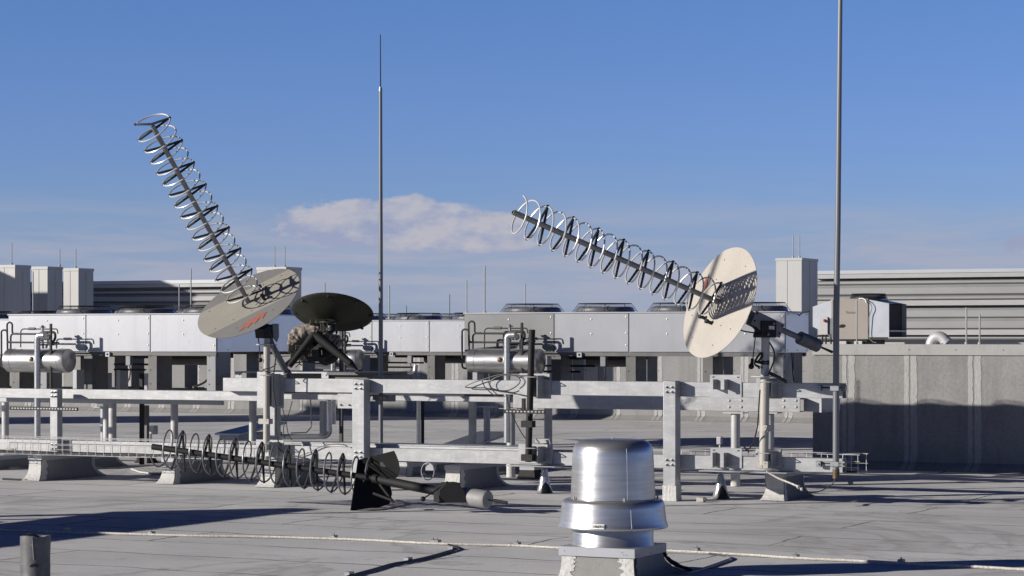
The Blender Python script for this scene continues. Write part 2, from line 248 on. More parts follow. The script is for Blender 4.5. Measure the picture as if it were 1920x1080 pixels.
# ---------------------------------------------------------------- mesh builder
class MB:
    def __init__(s): s.v = []; s.f = []; s.mi = []; s.cur = 0
    def add(s, vs, fs, mi=None):
        o = len(s.v); s.v += [Vector(p) for p in vs]
        for f in fs: s.f.append(tuple(i+o for i in f)); s.mi.append(s.cur if mi is None else mi)
        return s
    def box(s, x0, x1, y0, y1, z0, z1, mi=None):
        return s.add([(x0,y0,z0),(x1,y0,z0),(x1,y1,z0),(x0,y1,z0),(x0,y0,z1),(x1,y0,z1),(x1,y1,z1),(x0,y1,z1)],
                     [(0,3,2,1),(4,5,6,7),(0,1,5,4),(1,2,6,5),(2,3,7,6),(3,0,4,7)], mi)
    def obox(s, c, ax, ay, az, hx, hy, hz, mi=None):
        c = Vector(c); p = []
        for k in (-1, 1):
            for i, j in ((-1,-1),(1,-1),(1,1),(-1,1)): p.append(c+ax*(i*hx)+ay*(j*hy)+az*(k*hz))
        return s.add(p, [(0,3,2,1),(4,5,6,7),(0,1,5,4),(1,2,6,5),(2,3,7,6),(3,0,4,7)], mi)
    def tube(s, pts, r, n=8, closed=False, caps=True, mi=None):
        pts = [Vector(p) for p in pts]; m = len(pts); rs = r if isinstance(r, (list, tuple)) else [r]*m
        T = []
        for i in range(m):
            a = pts[(i-1) % m] if (closed or i > 0) else pts[i]; b = pts[(i+1) % m] if (closed or i < m-1) else pts[i]
            T.append((b-a).normalized())
        up = Vector((0, 0, 1)) if abs(T[0].z) < 0.9 else Vector((1, 0, 0))
        N = (up - T[0]*up.dot(T[0])).normalized(); vs = []
        for i in range(m):
            N = (N - T[i]*N.dot(T[i])); N = N.normalized() if N.length > 1e-6 else T[i].orthogonal().normalized()
            B = T[i].cross(N)
            for k in range(n):
                a = 2*math.pi*k/n; vs.append(pts[i]+(N*math.cos(a)+B*math.sin(a))*rs[i])
        fs = []
        for i in range(m if closed else m-1):
            for k in range(n):
                a = i*n+k; b = i*n+(k+1) % n; c = ((i+1) % m)*n+(k+1) % n; d = ((i+1) % m)*n+k
                fs.append((a, b, c, d))
        if caps and not closed: fs.append(tuple(range(n-1, -1, -1))); fs.append(tuple((m-1)*n+k for k in range(n)))
        return s.add(vs, fs, mi)
    def cyl(s, a, b, r0, r1=None, n=20, mi=None): return s.tube([a, b], [r0, r0 if r1 is None else r1], n, mi=mi)
    def lathe(s, o, ax, prof, n=40, mi=None):
        o = Vector(o); ax = Vector(ax).normalized(); N = ax.orthogonal().normalized(); B = ax.cross(N); vs = []; fs = []
        for r, h in prof:
            for k in range(n):
                a = 2*math.pi*k/n; vs.append(o+ax*h+(N*math.cos(a)+B*math.sin(a))*r)
        for i in range(len(prof)-1):
            for k in range(n): fs.append((i*n+k, i*n+(k+1) % n, (i+1)*n+(k+1) % n, (i+1)*n+k))
        if prof[0][0] > 1e-5: fs.append(tuple(range(n-1, -1, -1)))
        if prof[-1][0] > 1e-5: fs.append(tuple((len(prof)-1)*n+k for k in range(n)))
        return s.add(vs, fs, mi)
    def plate(s, poly, ext, mi=None):          # polygon thickened by vector ext (both ways)
        poly = [Vector(p) for p in poly]; ext = Vector(ext); n = len(poly)
        vs = [p-ext for p in poly]+[p+ext for p in poly]
        fs = [tuple(range(n-1, -1, -1)), tuple(range(n, 2*n))]+[(i, (i+1) % n, n+(i+1) % n, n+i) for i in range(n)]
        return s.add(vs, fs, mi)
    def ball(s, c, r, sc=(1, 1, 1), n=14, jit=0.0, mi=None):
        vs = []; fs = []; m = n//2
        for i in range(m+1):
            t = math.pi*i/m
            for k in range(n):
                a = 2*math.pi*k/n; j = 1+random.uniform(-jit, jit)
                vs.append((c[0]+r*sc[0]*math.sin(t)*math.cos(a)*j, c[1]+r*sc[1]*math.sin(t)*math.sin(a)*j, c[2]+r*sc[2]*math.cos(t)*j))
        for i in range(m):
            for k in range(n): fs.append((i*n+k, (i+1)*n+k, (i+1)*n+(k+1) % n, i*n+(k+1) % n))
        return s.add(vs, fs, mi)
    def build(s, name, mats, parent=None, bevel=0.0, smooth=35, seg=2):
        if not isinstance(mats, (list, tuple)): mats = [mats]
        me = bpy.data.meshes.new(name); off = parent.matrix_world.translation if False else (Vector(parent['_o']) if parent else Vector())
        me.from_pydata([p-off for p in s.v], [], s.f); me.validate()
        for m in mats: me.materials.append(m)
        if len(mats) > 1:
            for p, i in zip(me.polygons, s.mi): p.material_index = i
        import bmesh
        bm = bmesh.new(); bm.from_mesh(me); bmesh.ops.remove_doubles(bm, verts=bm.verts, dist=1e-6)
        bmesh.ops.recalc_face_normals(bm, faces=bm.faces); bm.to_mesh(me); bm.free()
        if smooth: me.shade_smooth(); me.set_sharp_from_angle(angle=R(smooth))
        me.update()
        o = bpy.data.objects.new(name, me); C.objects.link(o)
        if parent: o.parent = parent; o['_o'] = tuple(off)
        if bevel:
            b = o.modifiers.new('bevel', 'BEVEL'); b.width = bevel; b.segments = seg; b.limit_method = 'ANGLE'; b.angle_limit = R(50)
        return o
def tag(o, label, cat=None, group=None, kind=None):
    if label: o['label'] = label
    if cat: o['category'] = cat
    if group: o['group'] = group
    if kind: o['kind'] = kind
    return o
def thing(name, label, cat, loc, group=None):
    o = bpy.data.objects.new(name, None); C.objects.link(o); o.location = loc; o['_o'] = tuple(loc)
    o.empty_display_size = 0.1
    return tag(o, label, cat, group)
def kids(o): return [c for c in list(bpy.data.objects) if c.parent == o]
def copy_tree(o, loc, label=None):
    r = o.copy(); C.objects.link(r); r.location = loc
    if label: r['label'] = label
    def rec(a, b):
        for ch in kids(a):
            c = ch.copy(); C.objects.link(c); c.parent = b; rec(ch, c)
    rec(o, r); return r
def solo(name, mb, mats, label, cat, group=None, loc=None, **k):
    # one-mesh thing with its origin near its base
    zs = min(v.z for v in mb.v); c = sum(mb.v, Vector())/len(mb.v); c.z = zs
    mb.v = [p-c for p in mb.v]; o = mb.build(name, mats, None, **k); o.location = c
    return tag(o, label, cat, group)
def bez(pts, n=10):                                  # smooth path through points (Catmull-Rom)
    pts = [Vector(p) for p in pts]; out = []
    for i in range(len(pts)-1):
        p0 = pts[max(i-1, 0)]; p1 = pts[i]; p2 = pts[i+1]; p3 = pts[min(i+2, len(pts)-1)]
        for k in range(n):
            t = k/n
            out.append(0.5*((2*p1)+(p2-p0)*t+(2*p0-5*p1+4*p2-p3)*t*t+(3*p1-p0-3*p2+p3)*t**3))
    out.append(pts[-1]); return out
def fillet(pts, r, n=6):                             # polyline with rounded corners
    pts = [Vector(p) for p in pts]; out = [pts[0]]
    for i in range(1, len(pts)-1):
        a, b, c = pts[i-1], pts[i], pts[i+1]; u = (a-b); v = (c-b)
        q = min(r, u.length*0.48, v.length*0.48); s, e = b+u.normalized()*q, b+v.normalized()*q
        for k in range(n+1):
            t = k/n; out.append(s*(1-t)**2+b*2*t*(1-t)+e*t*t)
    out.append(pts[-1]); return out
def textmesh(name, body, size, m, parent, origin, xd, yd, bold=False):
    cu = bpy.data.curves.new(name, 'FONT'); cu.body = body; cu.size = size; cu.align_x = 'CENTER'; cu.align_y = 'CENTER'; cu.extrude = 0.0004
    if bold: cu.offset = size*0.02
    tmp = bpy.data.objects.new(name+'_tmp', cu); C.objects.link(tmp)
    dg = bpy.context.evaluated_depsgraph_get(); me = bpy.data.meshes.new_from_object(tmp.evaluated_get(dg))
    bpy.data.objects.remove(tmp); me.name = name
    xd = Vector(xd).normalized(); yd = Vector(yd).normalized(); zd = xd.cross(yd); off = Vector(parent['_o']) if parent else Vector()
    for v in me.vertices: v.co = Vector(origin)+xd*v.co.x+yd*v.co.y+zd*v.co.z-off
    me.materials.clear(); me.materials.append(m)
    o = bpy.data.objects.new(name, me); C.objects.link(o)
    if parent: o.parent = parent; o['_o'] = tuple(off)
    return o

#==STRUCTURE
# ---------------------------------------------------------------- ground
XW = QX(1524, 800, P(1524, 800, 29.45).x).x      # left end of the near wall
YN, YR = 29.45, 44.6
mb = MB(); mb.add([(-160, -60, 0), (120, -60, 0), (120, 120, 0), (-160, 120, 0)], [(0, 1, 2, 3)])
o = mb.build('roof_deck', M['roof'], smooth=0); tag(o, None, kind='structure')
mb = MB(); mb.add([(-6000, -6000, -14), (6000, -6000, -14), (6000, 6000, -14), (-6000, 6000, -14)], [(0, 1, 2, 3)])
tag(mb.build('ground', M['land'], smooth=0), None, kind='structure')
ZD = 1.55
mb = MB(); mb.box(-150, XW+0.35, YR+0.4, 119, 0.01, ZD); mb.box(XW+0.352, 110, YN+0.4, 119, 0.01, ZD)
tag(mb.build('upper_roof', M['roof'], smooth=0), None, kind='structure')

def wall(name, label, x0, x1, y, th, ztop, cop, sp, x_first, side=False):
    t = thing(name, label, 'wall', ((x0+x1)/2, y, 0))
    b = MB(); b.box(x0, x1, y, y+th, 0, ztop)
    # cant strip at the foot
    b.add([(x0, y-0.20, 0.004), (x1, y-0.20, 0.004), (x1, y-0.002, 0.10), (x0, y-0.002, 0.10), (x0, y-0.002, 0.004), (x1, y-0.002, 0.004)], [(0, 1, 2, 3), (0, 3, 4), (1, 5, 2)])
    b.cur = 1; x = x_first
    while x < x1-0.1:
        if x > x0:
            for (o0, ww) in ((-0.085, 0.062), (0.0, 0.085)):
                n = 46; L = []; Rr = []
                for i in range(n+1):
                    z = ztop*i/n*0.999; j = random.uniform(-0.004, 0.004)+0.002*math.sin(i*0.3+x)
                    yy = y-0.004 if z > 0.10 else y-0.004-0.20*(0.10-z)/0.10
                    L.append((x+o0+j, yy, z+0.006)); Rr.append((x+o0+ww+j+random.uniform(-0.006, 0.006), yy, z+0.006))
                b.add(L+Rr, [(i, n+1+i, n+2+i, i+1) for i in range(n)])
        x += sp*random.uniform(0.985, 1.015)
    b.build('wall_face', [M['wall'], M['stripe']], t, smooth=0)
    c = MB(); c.box(x0, x1, y-0.025, y+th+0.02, ztop+0.002, cop)
    k = x0+1.3
    while k < x1:
        c.cyl((k, y-0.024, (ztop+cop)/2), (k, y-0.033, (ztop+cop)/2), 0.006, n=6, mi=1); k += 2.1*0.29
    c.build('coping', [M['coping'], M['dark']], t, smooth=0)
    return t
zt = lambda x, y, Y: P(x, y, Y).z
xA, xB = P(1592, 700, YN).x, P(1710, 700, YN).x
wall('retaining_wall', 'nearer grey roof wall on the right with silver seams and metal coping, half in shadow', XW, 30, YN, 0.35, zt(1700, 666, YN), zt(1700, 645.5, YN), xB-xA, xA-3*(xB-xA))
xA, xB = P(235, 760, YR).x, P(299, 760, YR).x
wall('retaining_wall', 'long low grey roof wall far behind the condensers with silver seams', -95, XW+0.35, YR, 0.35, 1.45, 1.60, xB-xA, xA-60*(xB-xA))
# return between the two walls
t = thing('retaining_wall', 'short return wall joining the far wall to the nearer wall behind the condenser end', 'wall', (XW+0.18, 36, 0))
MB().box(XW+0.004, XW+0.35, YN+0.352, YR-0.002, 0, 1.5).build('wall_face', M['wall'], t, smooth=0)

# ---------------------------------------------------------------- penthouses
def cladding(name, label, x0, x1, Y, bands, xr, depth=6.0):
    """bands: (y_top, y_bottom, kind) in photo rows measured at column xr"""
    t = thing(name, label, 'penthouse', ((x0+x1)/2, Y, ZD))
    zz = lambda y: P(xr, y, Y).z
    top = zz(bands[0][0])
    b = MB(); b.box(x0, x1, Y+0.32, Y+depth, ZD-0.2, top-0.05); b.build('wall_core', M['greyp'], t, smooth=0)
    for (ya, yb, kind) in bands:
        za, zb = zz(ya), zz(yb); q = MB()
        if kind == 'cap': q.box(x0-0.05, x1+0.05, Y-0.14, Y+depth+0.05, zb, za); mt = M['flash']; nm = 'roof_flashing'
        elif kind == 'white': q.box(x0-0.02, x1+0.02, Y-0.12, Y+0.31, zb, za); mt = M['corw']; nm = 'girt_band'
        else:   # panel whose foot stands out: its underside shows dark
            q.add([(x0, Y+0.055, za), (x1, Y+0.055, za), (x1, Y, za-(za-zb)*0.28), (x0, Y, za-(za-zb)*0.28), (x0, Y, zb+0.035), (x1, Y, zb+0.035), (x1, Y+0.052, zb+0.003), (x0, Y+0.052, zb+0.003), (x0, Y+0.30, za), (x1, Y+0.30, za), (x0, Y+0.30, zb), (x1, Y+0.30, zb)],
                  [(0, 3, 2, 1), (3, 4, 5, 2), (4, 7, 6, 5), (0, 1, 9, 8), (7, 10, 11, 6), (8, 9, 11, 10), (0, 8, 10, 7, 4, 3), (1, 2, 5, 6, 11, 9)]); mt = M['cor']; nm = 'cladding_panel'
        q.build(nm, mt, t, smooth=0)
    return t
YP = 60.0
cladding('penthouse', 'grey corrugated penthouse on the right behind the tan unit', P(1526, 560, YP).x, P(1526, 560, YP).x+34, YP,
         [(506, 512.5, 'cap'), (513, 521, 'white'), (525, 533.5, 'p'), (534, 553.5, 'p'), (554, 563, 'p'), (563.5, 573, 'white'), (577, 596.5, 'p'), (597, 617.5, 'p'), (618, 628, 'white'), (629, 637, 'p')], 1700)
YP2 = 57.0
cladding('penthouse', 'grey corrugated penthouse on the left half in deep shade behind the condenser fans', P(-160, 560, YP2).x, P(500, 560, YP2).x, YP2,
         [(525.5, 532, 'cap'), (532.5, 538.5, 'white'), (543, 551, 'p'), (552, 566, 'p'), (567, 582, 'p'), (583, 600, 'p')], 330, depth=1.2)
def tower(label, xl, xm, xr, ytop, d, grp=None):
    p0 = D(xl, ytop, d); Y0 = p0.y; X0 = p0.x; X1 = P(xm, ytop, Y0).x
    # depth from the visible side face
    r = ray(xr, ytop); Y1 = (X1/r.x)*r.y; top = p0.z
    t = thing('shaft_enclosure', label, 'enclosure', ((X0+X1)/2, (Y0+Y1)/2, ZD), grp)
    b = MB(); b.box(X0, X1, Y0, Y1, ZD+0.003, top-0.06)
    b.box(X0+(X1-X0)*0.42, X0+(X1-X0)*0.42+0.012, Y0-0.006, Y0, ZD+0.01, top-0.065, mi=1)
    b.box(X1, X1+0.006, Y0+(Y1-Y0)*0.5, Y0+(Y1-Y0)*0.5+0.012, ZD+0.01, top-0.065, mi=1)
    b.build('panel', [M['whitep'], M['greyp']], t, smooth=0)
    MB().box(X0-0.012, X1+0.012, Y0-0.012, Y1+0.012, top-0.058, top).build('cap', M['whitep'], t, smooth=0)
    return X0, X1, Y0, Y1, top
g1 = 'white shaft enclosures on the upper roof'
tower('leftmost white shaft enclosure cut by the photo edge', -8, 28, 57, 497, 47, g1)
tower('middle one of the three white shaft enclosures at far left', 60, 89, 117, 500, 48.2, g1)
tower('white shaft enclosure nearest the corrugated wall at far left', 119, 147, 175, 503, 49.4, g1)
tower('white shaft enclosure half hidden behind the left helical antenna disc', 482, 536, 565, 501, 47, g1)
XT = tower('tall white shaft enclosure at the corner of the right penthouse', 1455, 1503, 1533, 484, 50, g1)
#==UNITS
# ---------------------------------------------------------------- condensers
Y3 = 25.9
ux = lambda x, y=620: P(x, y, Y3).x
UX0 = ux(870); PW = ux(1179)-ux(1039); HD = (ux(1039)-UX0)-PW
ZC0, ZC1 = P(1110, 660.5, Y3).z, P(1110, 585, Y3).z
ZB = P(1110, 738, Y3).z
SRC = Vector((UX0, Y3, ZB))
def condenser(label, n, depth, rows, loc, dull_first=False, pipes=True):
    t = thing('condenser_unit', label, 'condenser', loc, 'air cooled condensers with fans on top')
    o = Vector(loc); X0, Y0 = o.x, o.y; h0 = o.z+(ZC0-ZB); h1 = o.z+(ZC1-ZB); L = HD+PW*n
    b = MB(); b.box(X0+0.004, X0+L-0.004, Y0+0.012, Y0+depth-0.004, h0+0.002, h1-0.012)
    b.build('cabinet', M['cabend'], t, smooth=0)
    xs = [0, HD+PW]+[HD+PW*(k+1) for k in range(1, n)]
    for k in range(len(xs)-1):
        q = MB(); q.box(X0+xs[k]+0.005, X0+xs[k+1]-0.005, Y0, Y0+0.011, h0+0.006, h1-0.018)
        w_ = xs[k+1]-xs[k]
        for fx in (0.5, 0.965):
            for fz in (0.18, 0.48, 0.88) if fx > 0.9 else (0.46, 0.82):
                q.lathe((X0+xs[k]+w_*fx, Y0, h0+(h1-h0)*fz), (0, -1, 0), [(0.012, 0), (0.011, 0.006), (0.0, 0.010)], 8, mi=1)
        q.build('side_panel', [M['cabdull'] if (dull_first and k == 0) else M['cabmid'] if dull_first else M['cab'], M['white']], t, bevel=0.003, seg=1)
        if k: MB().box(X0+xs[k]-0.004, X0+xs[k]+0.004, Y0+0.004, Y0+0.0115, h0+0.01, h1-0.02).build('panel_joint', M['dark'], t, smooth=0)
    q = MB(); q.box(X0+L-0.003, X0+L+0.004, Y0+0.02, Y0+depth-0.02, h0+0.01, h1-0.03)
    for fy in (0.1, 0.5, 0.9):
        for fz in (0.06, 0.93): q.lathe((X0+L+0.004, Y0+depth*fy, h0+(h1-h0)*fz), (1, 0, 0), [(0.011, 0), (0.0, 0.008)], 8, mi=1)
    q.build('end_panel', [M['cabend'], M['zinc']], t, smooth=0)
    q = MB(); q.box(X0-0.008, X0+L+0.008, Y0-0.012, Y0+depth+0.008, h1-0.016, h1)
    q.build('top_deck', M['cab'], t, bevel=0.003, seg=1)
    for ya_ in (Y0+0.02, Y0+depth-0.07):
        q = MB(); q.box(X0+0.03, X0+L-0.02, ya_, ya_+0.05, h0-0.045, h0); q.build('base_rail', M['legs'], t, smooth=0)
    # fans
    for r in range(rows):
        yc = Y0+depth*(r+0.5)/rows; rad = PW*0.405
        for k in range(n):
            xc = X0+HD+PW*(k+0.5)-0.0*PW; hh = (P(1110, 568, Y3).z-ZC1)
            f = MB(); f.lathe((xc, yc, h1), (0, 0, 1), [(rad*0.99, 0), (rad*0.925, 0.004), (rad*0.905, 0.012), (rad*0.895, 0.034), (rad*0.87, 0.052), (rad*0.83, 0.062), (rad*0.80, 0.062), (rad*0.78, 0.05), (rad*0.80, 0.004), (0.02, 0.003)], 40)
            fan = f.build('fan_shroud', M['shiny'], t)
            gq = MB()
            for j in range(7):
                rr = rad*(1.0-0.185*j/6); z = h1+0.004+hh*0.93*j/6
                gq.tube([(xc+rr*math.cos(2*math.pi*i/40), yc+rr*math.sin(2*math.pi*i/40), z) for i in range(40)], 0.0013 if j < 6 else 0.0045, 4, closed=True)
            for j in range(1, 7):
                rr = rad*0.815*(1-j/7)+0.02
                gq.tube([(xc+rr*math.cos(2*math.pi*i/28), yc+rr*math.sin(2*math.pi*i/28), h1+hh*0.96) for i in range(28)], 0.0012, 4, closed=True)
            for i in range(8):
                a = 2*math.pi*(i+0.5)/8; c_, s_ = math.cos(a), math.sin(a)
                gq.tube([(xc+rad*c_, yc+rad*s_, h1+0.004), (xc+rad*0.815*c_, yc+rad*0.815*s_, h1+hh*0.95), (xc+0.02*c_, yc+0.02*s_, h1+hh*0.97)], 0.0028, 5)
            gq.build('fan_guard', M['blackm'], t)
            hb = MB(); hb.cyl((xc, yc, h1+0.01), (xc, yc, h1+hh*0.62), 0.055, n=14)
            for i in range(4):
                a = i*math.pi/2+0.3; u = Vector((math.cos(a), math.sin(a), 0)); v = Vector((-math.sin(a), math.cos(a), 0.35)).normalized()
                hb.obox(Vector((xc, yc, h1+0.045))+u*rad*0.42, u, v, u.cross(v), rad*0.34, 0.07, 0.003)
            hb.build('fan_blade', M['greym'], t)
    # legs
    for k, fx in enumerate([0.0]+xs[1:]):
        x = X0+max(fx-0.05, 0.03)
        if fx > L-0.1: x = X0+L-0.16
        for j, yy in enumerate((Y0+0.03, Y0+depth-0.13)):
            q = MB(); q.box(x, x+0.125, yy, yy+0.006, o.z, h0-0.002); q.box(x+0.119, x+0.125, yy+(0.006 if j == 0 else -0.30), yy+(0.34 if j == 0 else 0.0), o.z, h0-0.002)  # side plates deepened to block sun passing under the cabinet
            q.box(x-0.03, x+0.16, yy-0.02, yy+0.12, o.z-0.012, o.z+0.001)
            for zf in (0.2, 0.55, 0.9):
                q.cyl((x+0.035, yy-0.001, o.z+(h0-o.z)*zf), (x+0.035, yy-0.004, o.z+(h0-o.z)*zf), 0.008, n=8, mi=1)
                q.cyl((x+0.126, yy+0.05, o.z+(h0-o.z)*zf), (x+0.129, yy+0.05, o.z+(h0-o.z)*zf), 0.008, n=8, mi=1)
            q.build('leg', [M['cabdull'] if (j == 0 and k == n) else M['legs'], M['dark']], t, smooth=0)
    # headers and coil pipes under the cabinet
    q = MB(); zc = h0-0.11
    q.cyl((X0+HD+PW*1.25, Y0+depth*0.55, zc), (X0+HD+PW*2.0, Y0+depth*0.55, zc), 0.07, n=16)
    q.build('suction_header', M['legs'], t)
    q = MB(); q.box(X0+HD+PW*0.95, X0+HD+PW*2.0, Y0+depth*0.35, Y0+depth*0.75, h0-0.09, h0-0.03); q.build('drip_pan', M['dark'], t, smooth=0)
    for dz, ln in ((0.17, 1.4), (0.24, 1.2)):
        q = MB(); q.cyl((X0+HD+PW*0.7, Y0+depth*0.4, h0-dz), (X0+HD+PW*ln, Y0+depth*0.4, h0-dz), 0.013, n=8); q.build('pipe', M['blackm'], t)
    # motor terminal box with conduit
    bx = X0+HD+PW*1.62; q = MB(); q.box(bx, bx+0.07, Y0+0.0, Y0+0.06, h0-0.17, h0-0.05); q.build('terminal_box', M['greym'], t, bevel=0.004)
    q = MB(); q.tube(bez([(bx+0.035, Y0+0.03, h0-0.17), (bx+0.05, Y0+0.03, h0-0.24), (bx+0.03, Y0+0.04, h0-0.32), (bx-0.02, Y0+0.05, h0-0.42)], 6), 0.009, 6); q.build('conduit', M['cable'], t)
    q = MB(); q.box(bx-0.30, bx-0.24, Y0-0.012, Y0+0.02, h0-0.06, h0-0.005); q.cyl((bx-0.27, Y0-0.012, h0-0.03), (bx-0.27, Y0-0.016, h0-0.03), 0.014, n=10, mi=1); q.build('lifting_lug', [M['cab'], M['dark']], t, smooth=0)
    if not pipes: return t
    # receiver tank, valve and refrigerant lines: measured on the largest unit, moved with each one
    mv = o-SRC
    YT = Y3-0.30
    def z3(x, y, Y=None): return P(860+x/6.0, 580+y/6.0, YT if Y is None else Y)+mv
    c0, c1 = P(884, 677, YT)+mv, P(1012, 677, YT)+mv; rt = 24.0/FPX*28.0
    q = MB(); q.lathe(c0, (1, 0, 0), [(0.0, -0.05), (rt*0.5, -0.04), (rt*0.85, -0.02), (rt, 0.01), (rt, 0.09), (rt*1.025, 0.092), (rt*1.025, 0.10), (rt, 0.102), (rt, (c1-c0).x-0.09), (rt*1.02, (c1-c0).x-0.088), (rt*1.02, (c1-c0).x-0.082), (rt, (c1-c0).x-0.08), (rt, (c1-c0).x), (rt*0.97, (c1-c0).x+0.012), (rt*0.6, (c1-c0).x+0.026), (0.0, (c1-c0).x+0.03)], 36)
    tank = q.build('receiver_tank', M['tank'], t)
    q = MB(); cc = c0+Vector(((c1-c0).x*0.50, -rt*0.985, 0.02)); q.lathe(cc, (0, -1, 0), [(0.03, 0), (0.03, 0.012), (0.018, 0.02), (0.0, 0.02)], 14); q.build('sight_glass', M['rust'], tank)
    for fx in (0.1, 0.86):
        q = MB(); x = c0.x+(c1-c0).x*fx; q.box(x-0.03, x+0.03, YT-0.09, YT+0.09, o.z, c0.z-rt*0.9); q.build('tank_saddle', M['cabmid'], t, smooth=0)
    def line(pp, r, nm='refrigerant_pipe', m='pipe', Y=None, rad=0.05):
        q = MB(); q.tube(fillet([z3(x, y, Y) for x, y in pp], rad), r, 8); return q.build(nm, M[m], t)
    line([(105, 668), (40, 660), (38, 235), (75, 222), (112, 235), (118, 370), (500, 372)], 0.012, rad=0.035)
    line([(118, 460), (112, 150), (146, 130), (180, 150), (180, 270), (540, 272)], 0.012, rad=0.035)
    line([(160, 450), (160, 270), (250, 268)], 0.012)
    line([(290, 430), (292, 212), (690, 214), (700, 216)], 0.008)
    line([(395, 210), (480, 210)], 0.017, 'filter_drier', 'legs')
    line([(560, 250), (740, 250), (742, 330), (700, 375)], 0.017)
    line([(120, 355), (120, 372), (790, 374)], 0.009)
    line([(690, 212), (770, 212), (776, 270)], 0.008)
    v = z3(575, 200); q = MB(); q.cyl(v-Vector((0, 0, 0.07)), v, 0.016, n=10); q.lathe(v, (0, 0, 1), [(0.016, 0), (0.042, 0.006), (0.042, 0.014), (0.02, 0.02), (0.012, 0.035), (0.0, 0.036)], 16); q.build('valve', M['zinc'], t)
    q = MB(); a = z3(566, 310); q.lathe(a, (1, 0, 0), [(0.032, 0), (0.042, 0.02), (0.032, 0.04), (0.042, 0.06), (0.032, 0.08), (0.042, 0.10), (0.03, 0.13), (0.0, 0.131)], 16); q.build('expansion_joint', M['shiny'], t)
    # strut rod in front
    q = MB(); a = z3(712, 150, YT-0.12); q.box(a.x-0.013, a.x+0.013, a.y-0.013, a.y+0.013, a.z-1.06, a.z)
    q.build('strut', M['blackm'], t, smooth=0)
    q = MB(); q.tube(fillet([z3(505, 1050, YT-0.1), z3(505, 400, YT-0.1), z3(790, 398, YT-0.1)], 0.03), 0.009, 8); q.build('drain_line', M['cable'], t)
    # insulated riser with elbow
    q = MB(); e = [z3(545, 1500, YT-0.16), z3(545, 290, YT-0.16), z3(640, 286, YT-0.16)]
    q.tube(fillet(e, 0.09, 8), 0.040, 16)
    for zf in (0.3, 0.62):
        c = e[0].lerp(e[1], zf); q.tube([c-Vector((0, 0, 0.008)), c+Vector((0, 0, 0.008))], 0.043, 16)
    q.build('insulated_riser', M['shiny'], t)
    return t
condenser('largest condenser, with a dull first panel, behind the black mast and right disc', 4, 0.83, 1, SRC, dull_first=True)
def place(xl, xpan, dxl, ybot):  # find depth at which one panel spans dxl pixels
    best = None
    for i in range(400):
        Y = 24+i*0.04; a, b_ = P(xpan, 620, Y).x, P(xpan+dxl, 620, Y).x
        if best is None or abs((b_-a)-PW) < best[0]: best = (abs((b_-a)-PW), Y)
    return best[1]
Y1 = place(7, 158, 120.5, 660); Y2 = place(565, 697.5, 107.5, 660)
print('depths', Y1, Y2)
p1 = P(278, 660, Y1); L1 = Vector((p1.x-HD-2*PW+0.03, Y1, p1.z-(ZC0-ZB)))
p2 = P(697.5, 660, Y2); L2 = Vector((p2.x-HD-PW, Y2, p2.z-(ZC0-ZB)))
condenser('bright condenser at far left, behind the left end of the steel frame', 3, 2.55, 2, L1)
condenser('farthest condenser, behind the olive dish and the thin whip pole', 4, 2.3, 2, L2)
condenser('condenser sliver cut by the left photo edge', 3, 2.4, 2, L1+Vector((-(HD+3*PW)-0.06, 0.9, -0.05)), pipes=False)
#==FRAMES
# ---------------------------------------------------------------- front support frame
YF = 22.7
def bolts(b, cx, cz, y, n=(2, 2), dx=0.05, dz=0.05, r=0.011, mi=1):
    for i in range(n[0]):
        for j in range(n[1]):
            x = cx+(i-(n[0]-1)/2)*dx; z = cz+(j-(n[1]-1)/2)*dz
            b.lathe((x, y, z), (0, -1, 0), [(r*1.5, 0), (r*1.5, 0.003), (r, 0.004), (r, 0.016), (r*0.55, 0.017), (r*0.5, 0.034), (0, 0.035)], 6, mi=mi)
fr = thing('antenna_rack', 'galvanised steel support frame of square tubes running across the roof', 'frame', (P(900, 800, YF).x, YF, 0))
zU1, zU0 = P(1100, 714.5, YF+.145).z, P(1100, 741.5, YF+.145).z
zL1, zL0 = P(1100, 849, YF+.145).z, P(1100, 874, YF+.145).z
def steelpost(parent, xl, xr, ytop, Y, w_, zb=0.0, bolt=True, coat=True, bz=None):
    a = P(xl, 700, Y).x; b_ = P(xr, 700, Y).x; top = P(xl, ytop, Y).z
    q = MB(); q.box(a, b_, Y, Y+w_, zb+0.002, top); p = q.build('post', M['galv'], parent, bevel=0.008)
    if bolt:
        for (cz) in (bz or ((zU0+zU1)/2, (zL0+zL1)/2)):
            k = MB(); k.mi = []; bolts(k, (a+b_)/2, cz, Y, dx=(b_-a)*0.42, mi=0); k.build('bolt_group', M['rust'] if random.random() < 0 else M['zinc'], p)
    if coat:
        q = MB(); n = 22; pr = [(a-.004, Y-.004), (b_+.004, Y-.004), (b_+.004, Y+w_+.004), (a-.004, Y+w_+.004)]; ring = []
        for s_ in range(4):
            (xa, ya), (xb, yb) = pr[s_], pr[(s_+1) % 4]
            for i in range(n): f = i/n; ring.append((xa+(xb-xa)*f, ya+(yb-ya)*f))
        vs = [(x, y, 0.003) for x, y in ring]; m = len(ring)
        vs = [(x+(x-(a+b_)/2)*0.10, y+(y-(Y+w_/2))*0.10, 0.003) for x, y in ring]+[(x+random.uniform(-.002, .002), y+random.uniform(-.002, .002), 0.05) for x, y in ring]+[(x, y, 0.165+random.uniform(-.006, .006)) for x, y in ring]
        fs = [(k*m+i, k*m+(i+1) % m, (k+1)*m+(i+1) % m, (k+1)*m+i) for k in range(2) for i in range(m)]
        q.add(vs, fs); q.build('base_coating', M['coat'], p, smooth=50)
    return a, b_
steelpost(fr, 1243, 1267, 714.2, YF, 0.14)
steelpost(fr, 660, 683, 711.5, YF, 0.14)
steelpost(fr, 93.5, 108, 730, YF+0.03, 0.10, zb=zL0-0.01, coat=False, bz=(P(100, 739, YF).z, (zL0+zL1)/2))
YB = YF+0.145
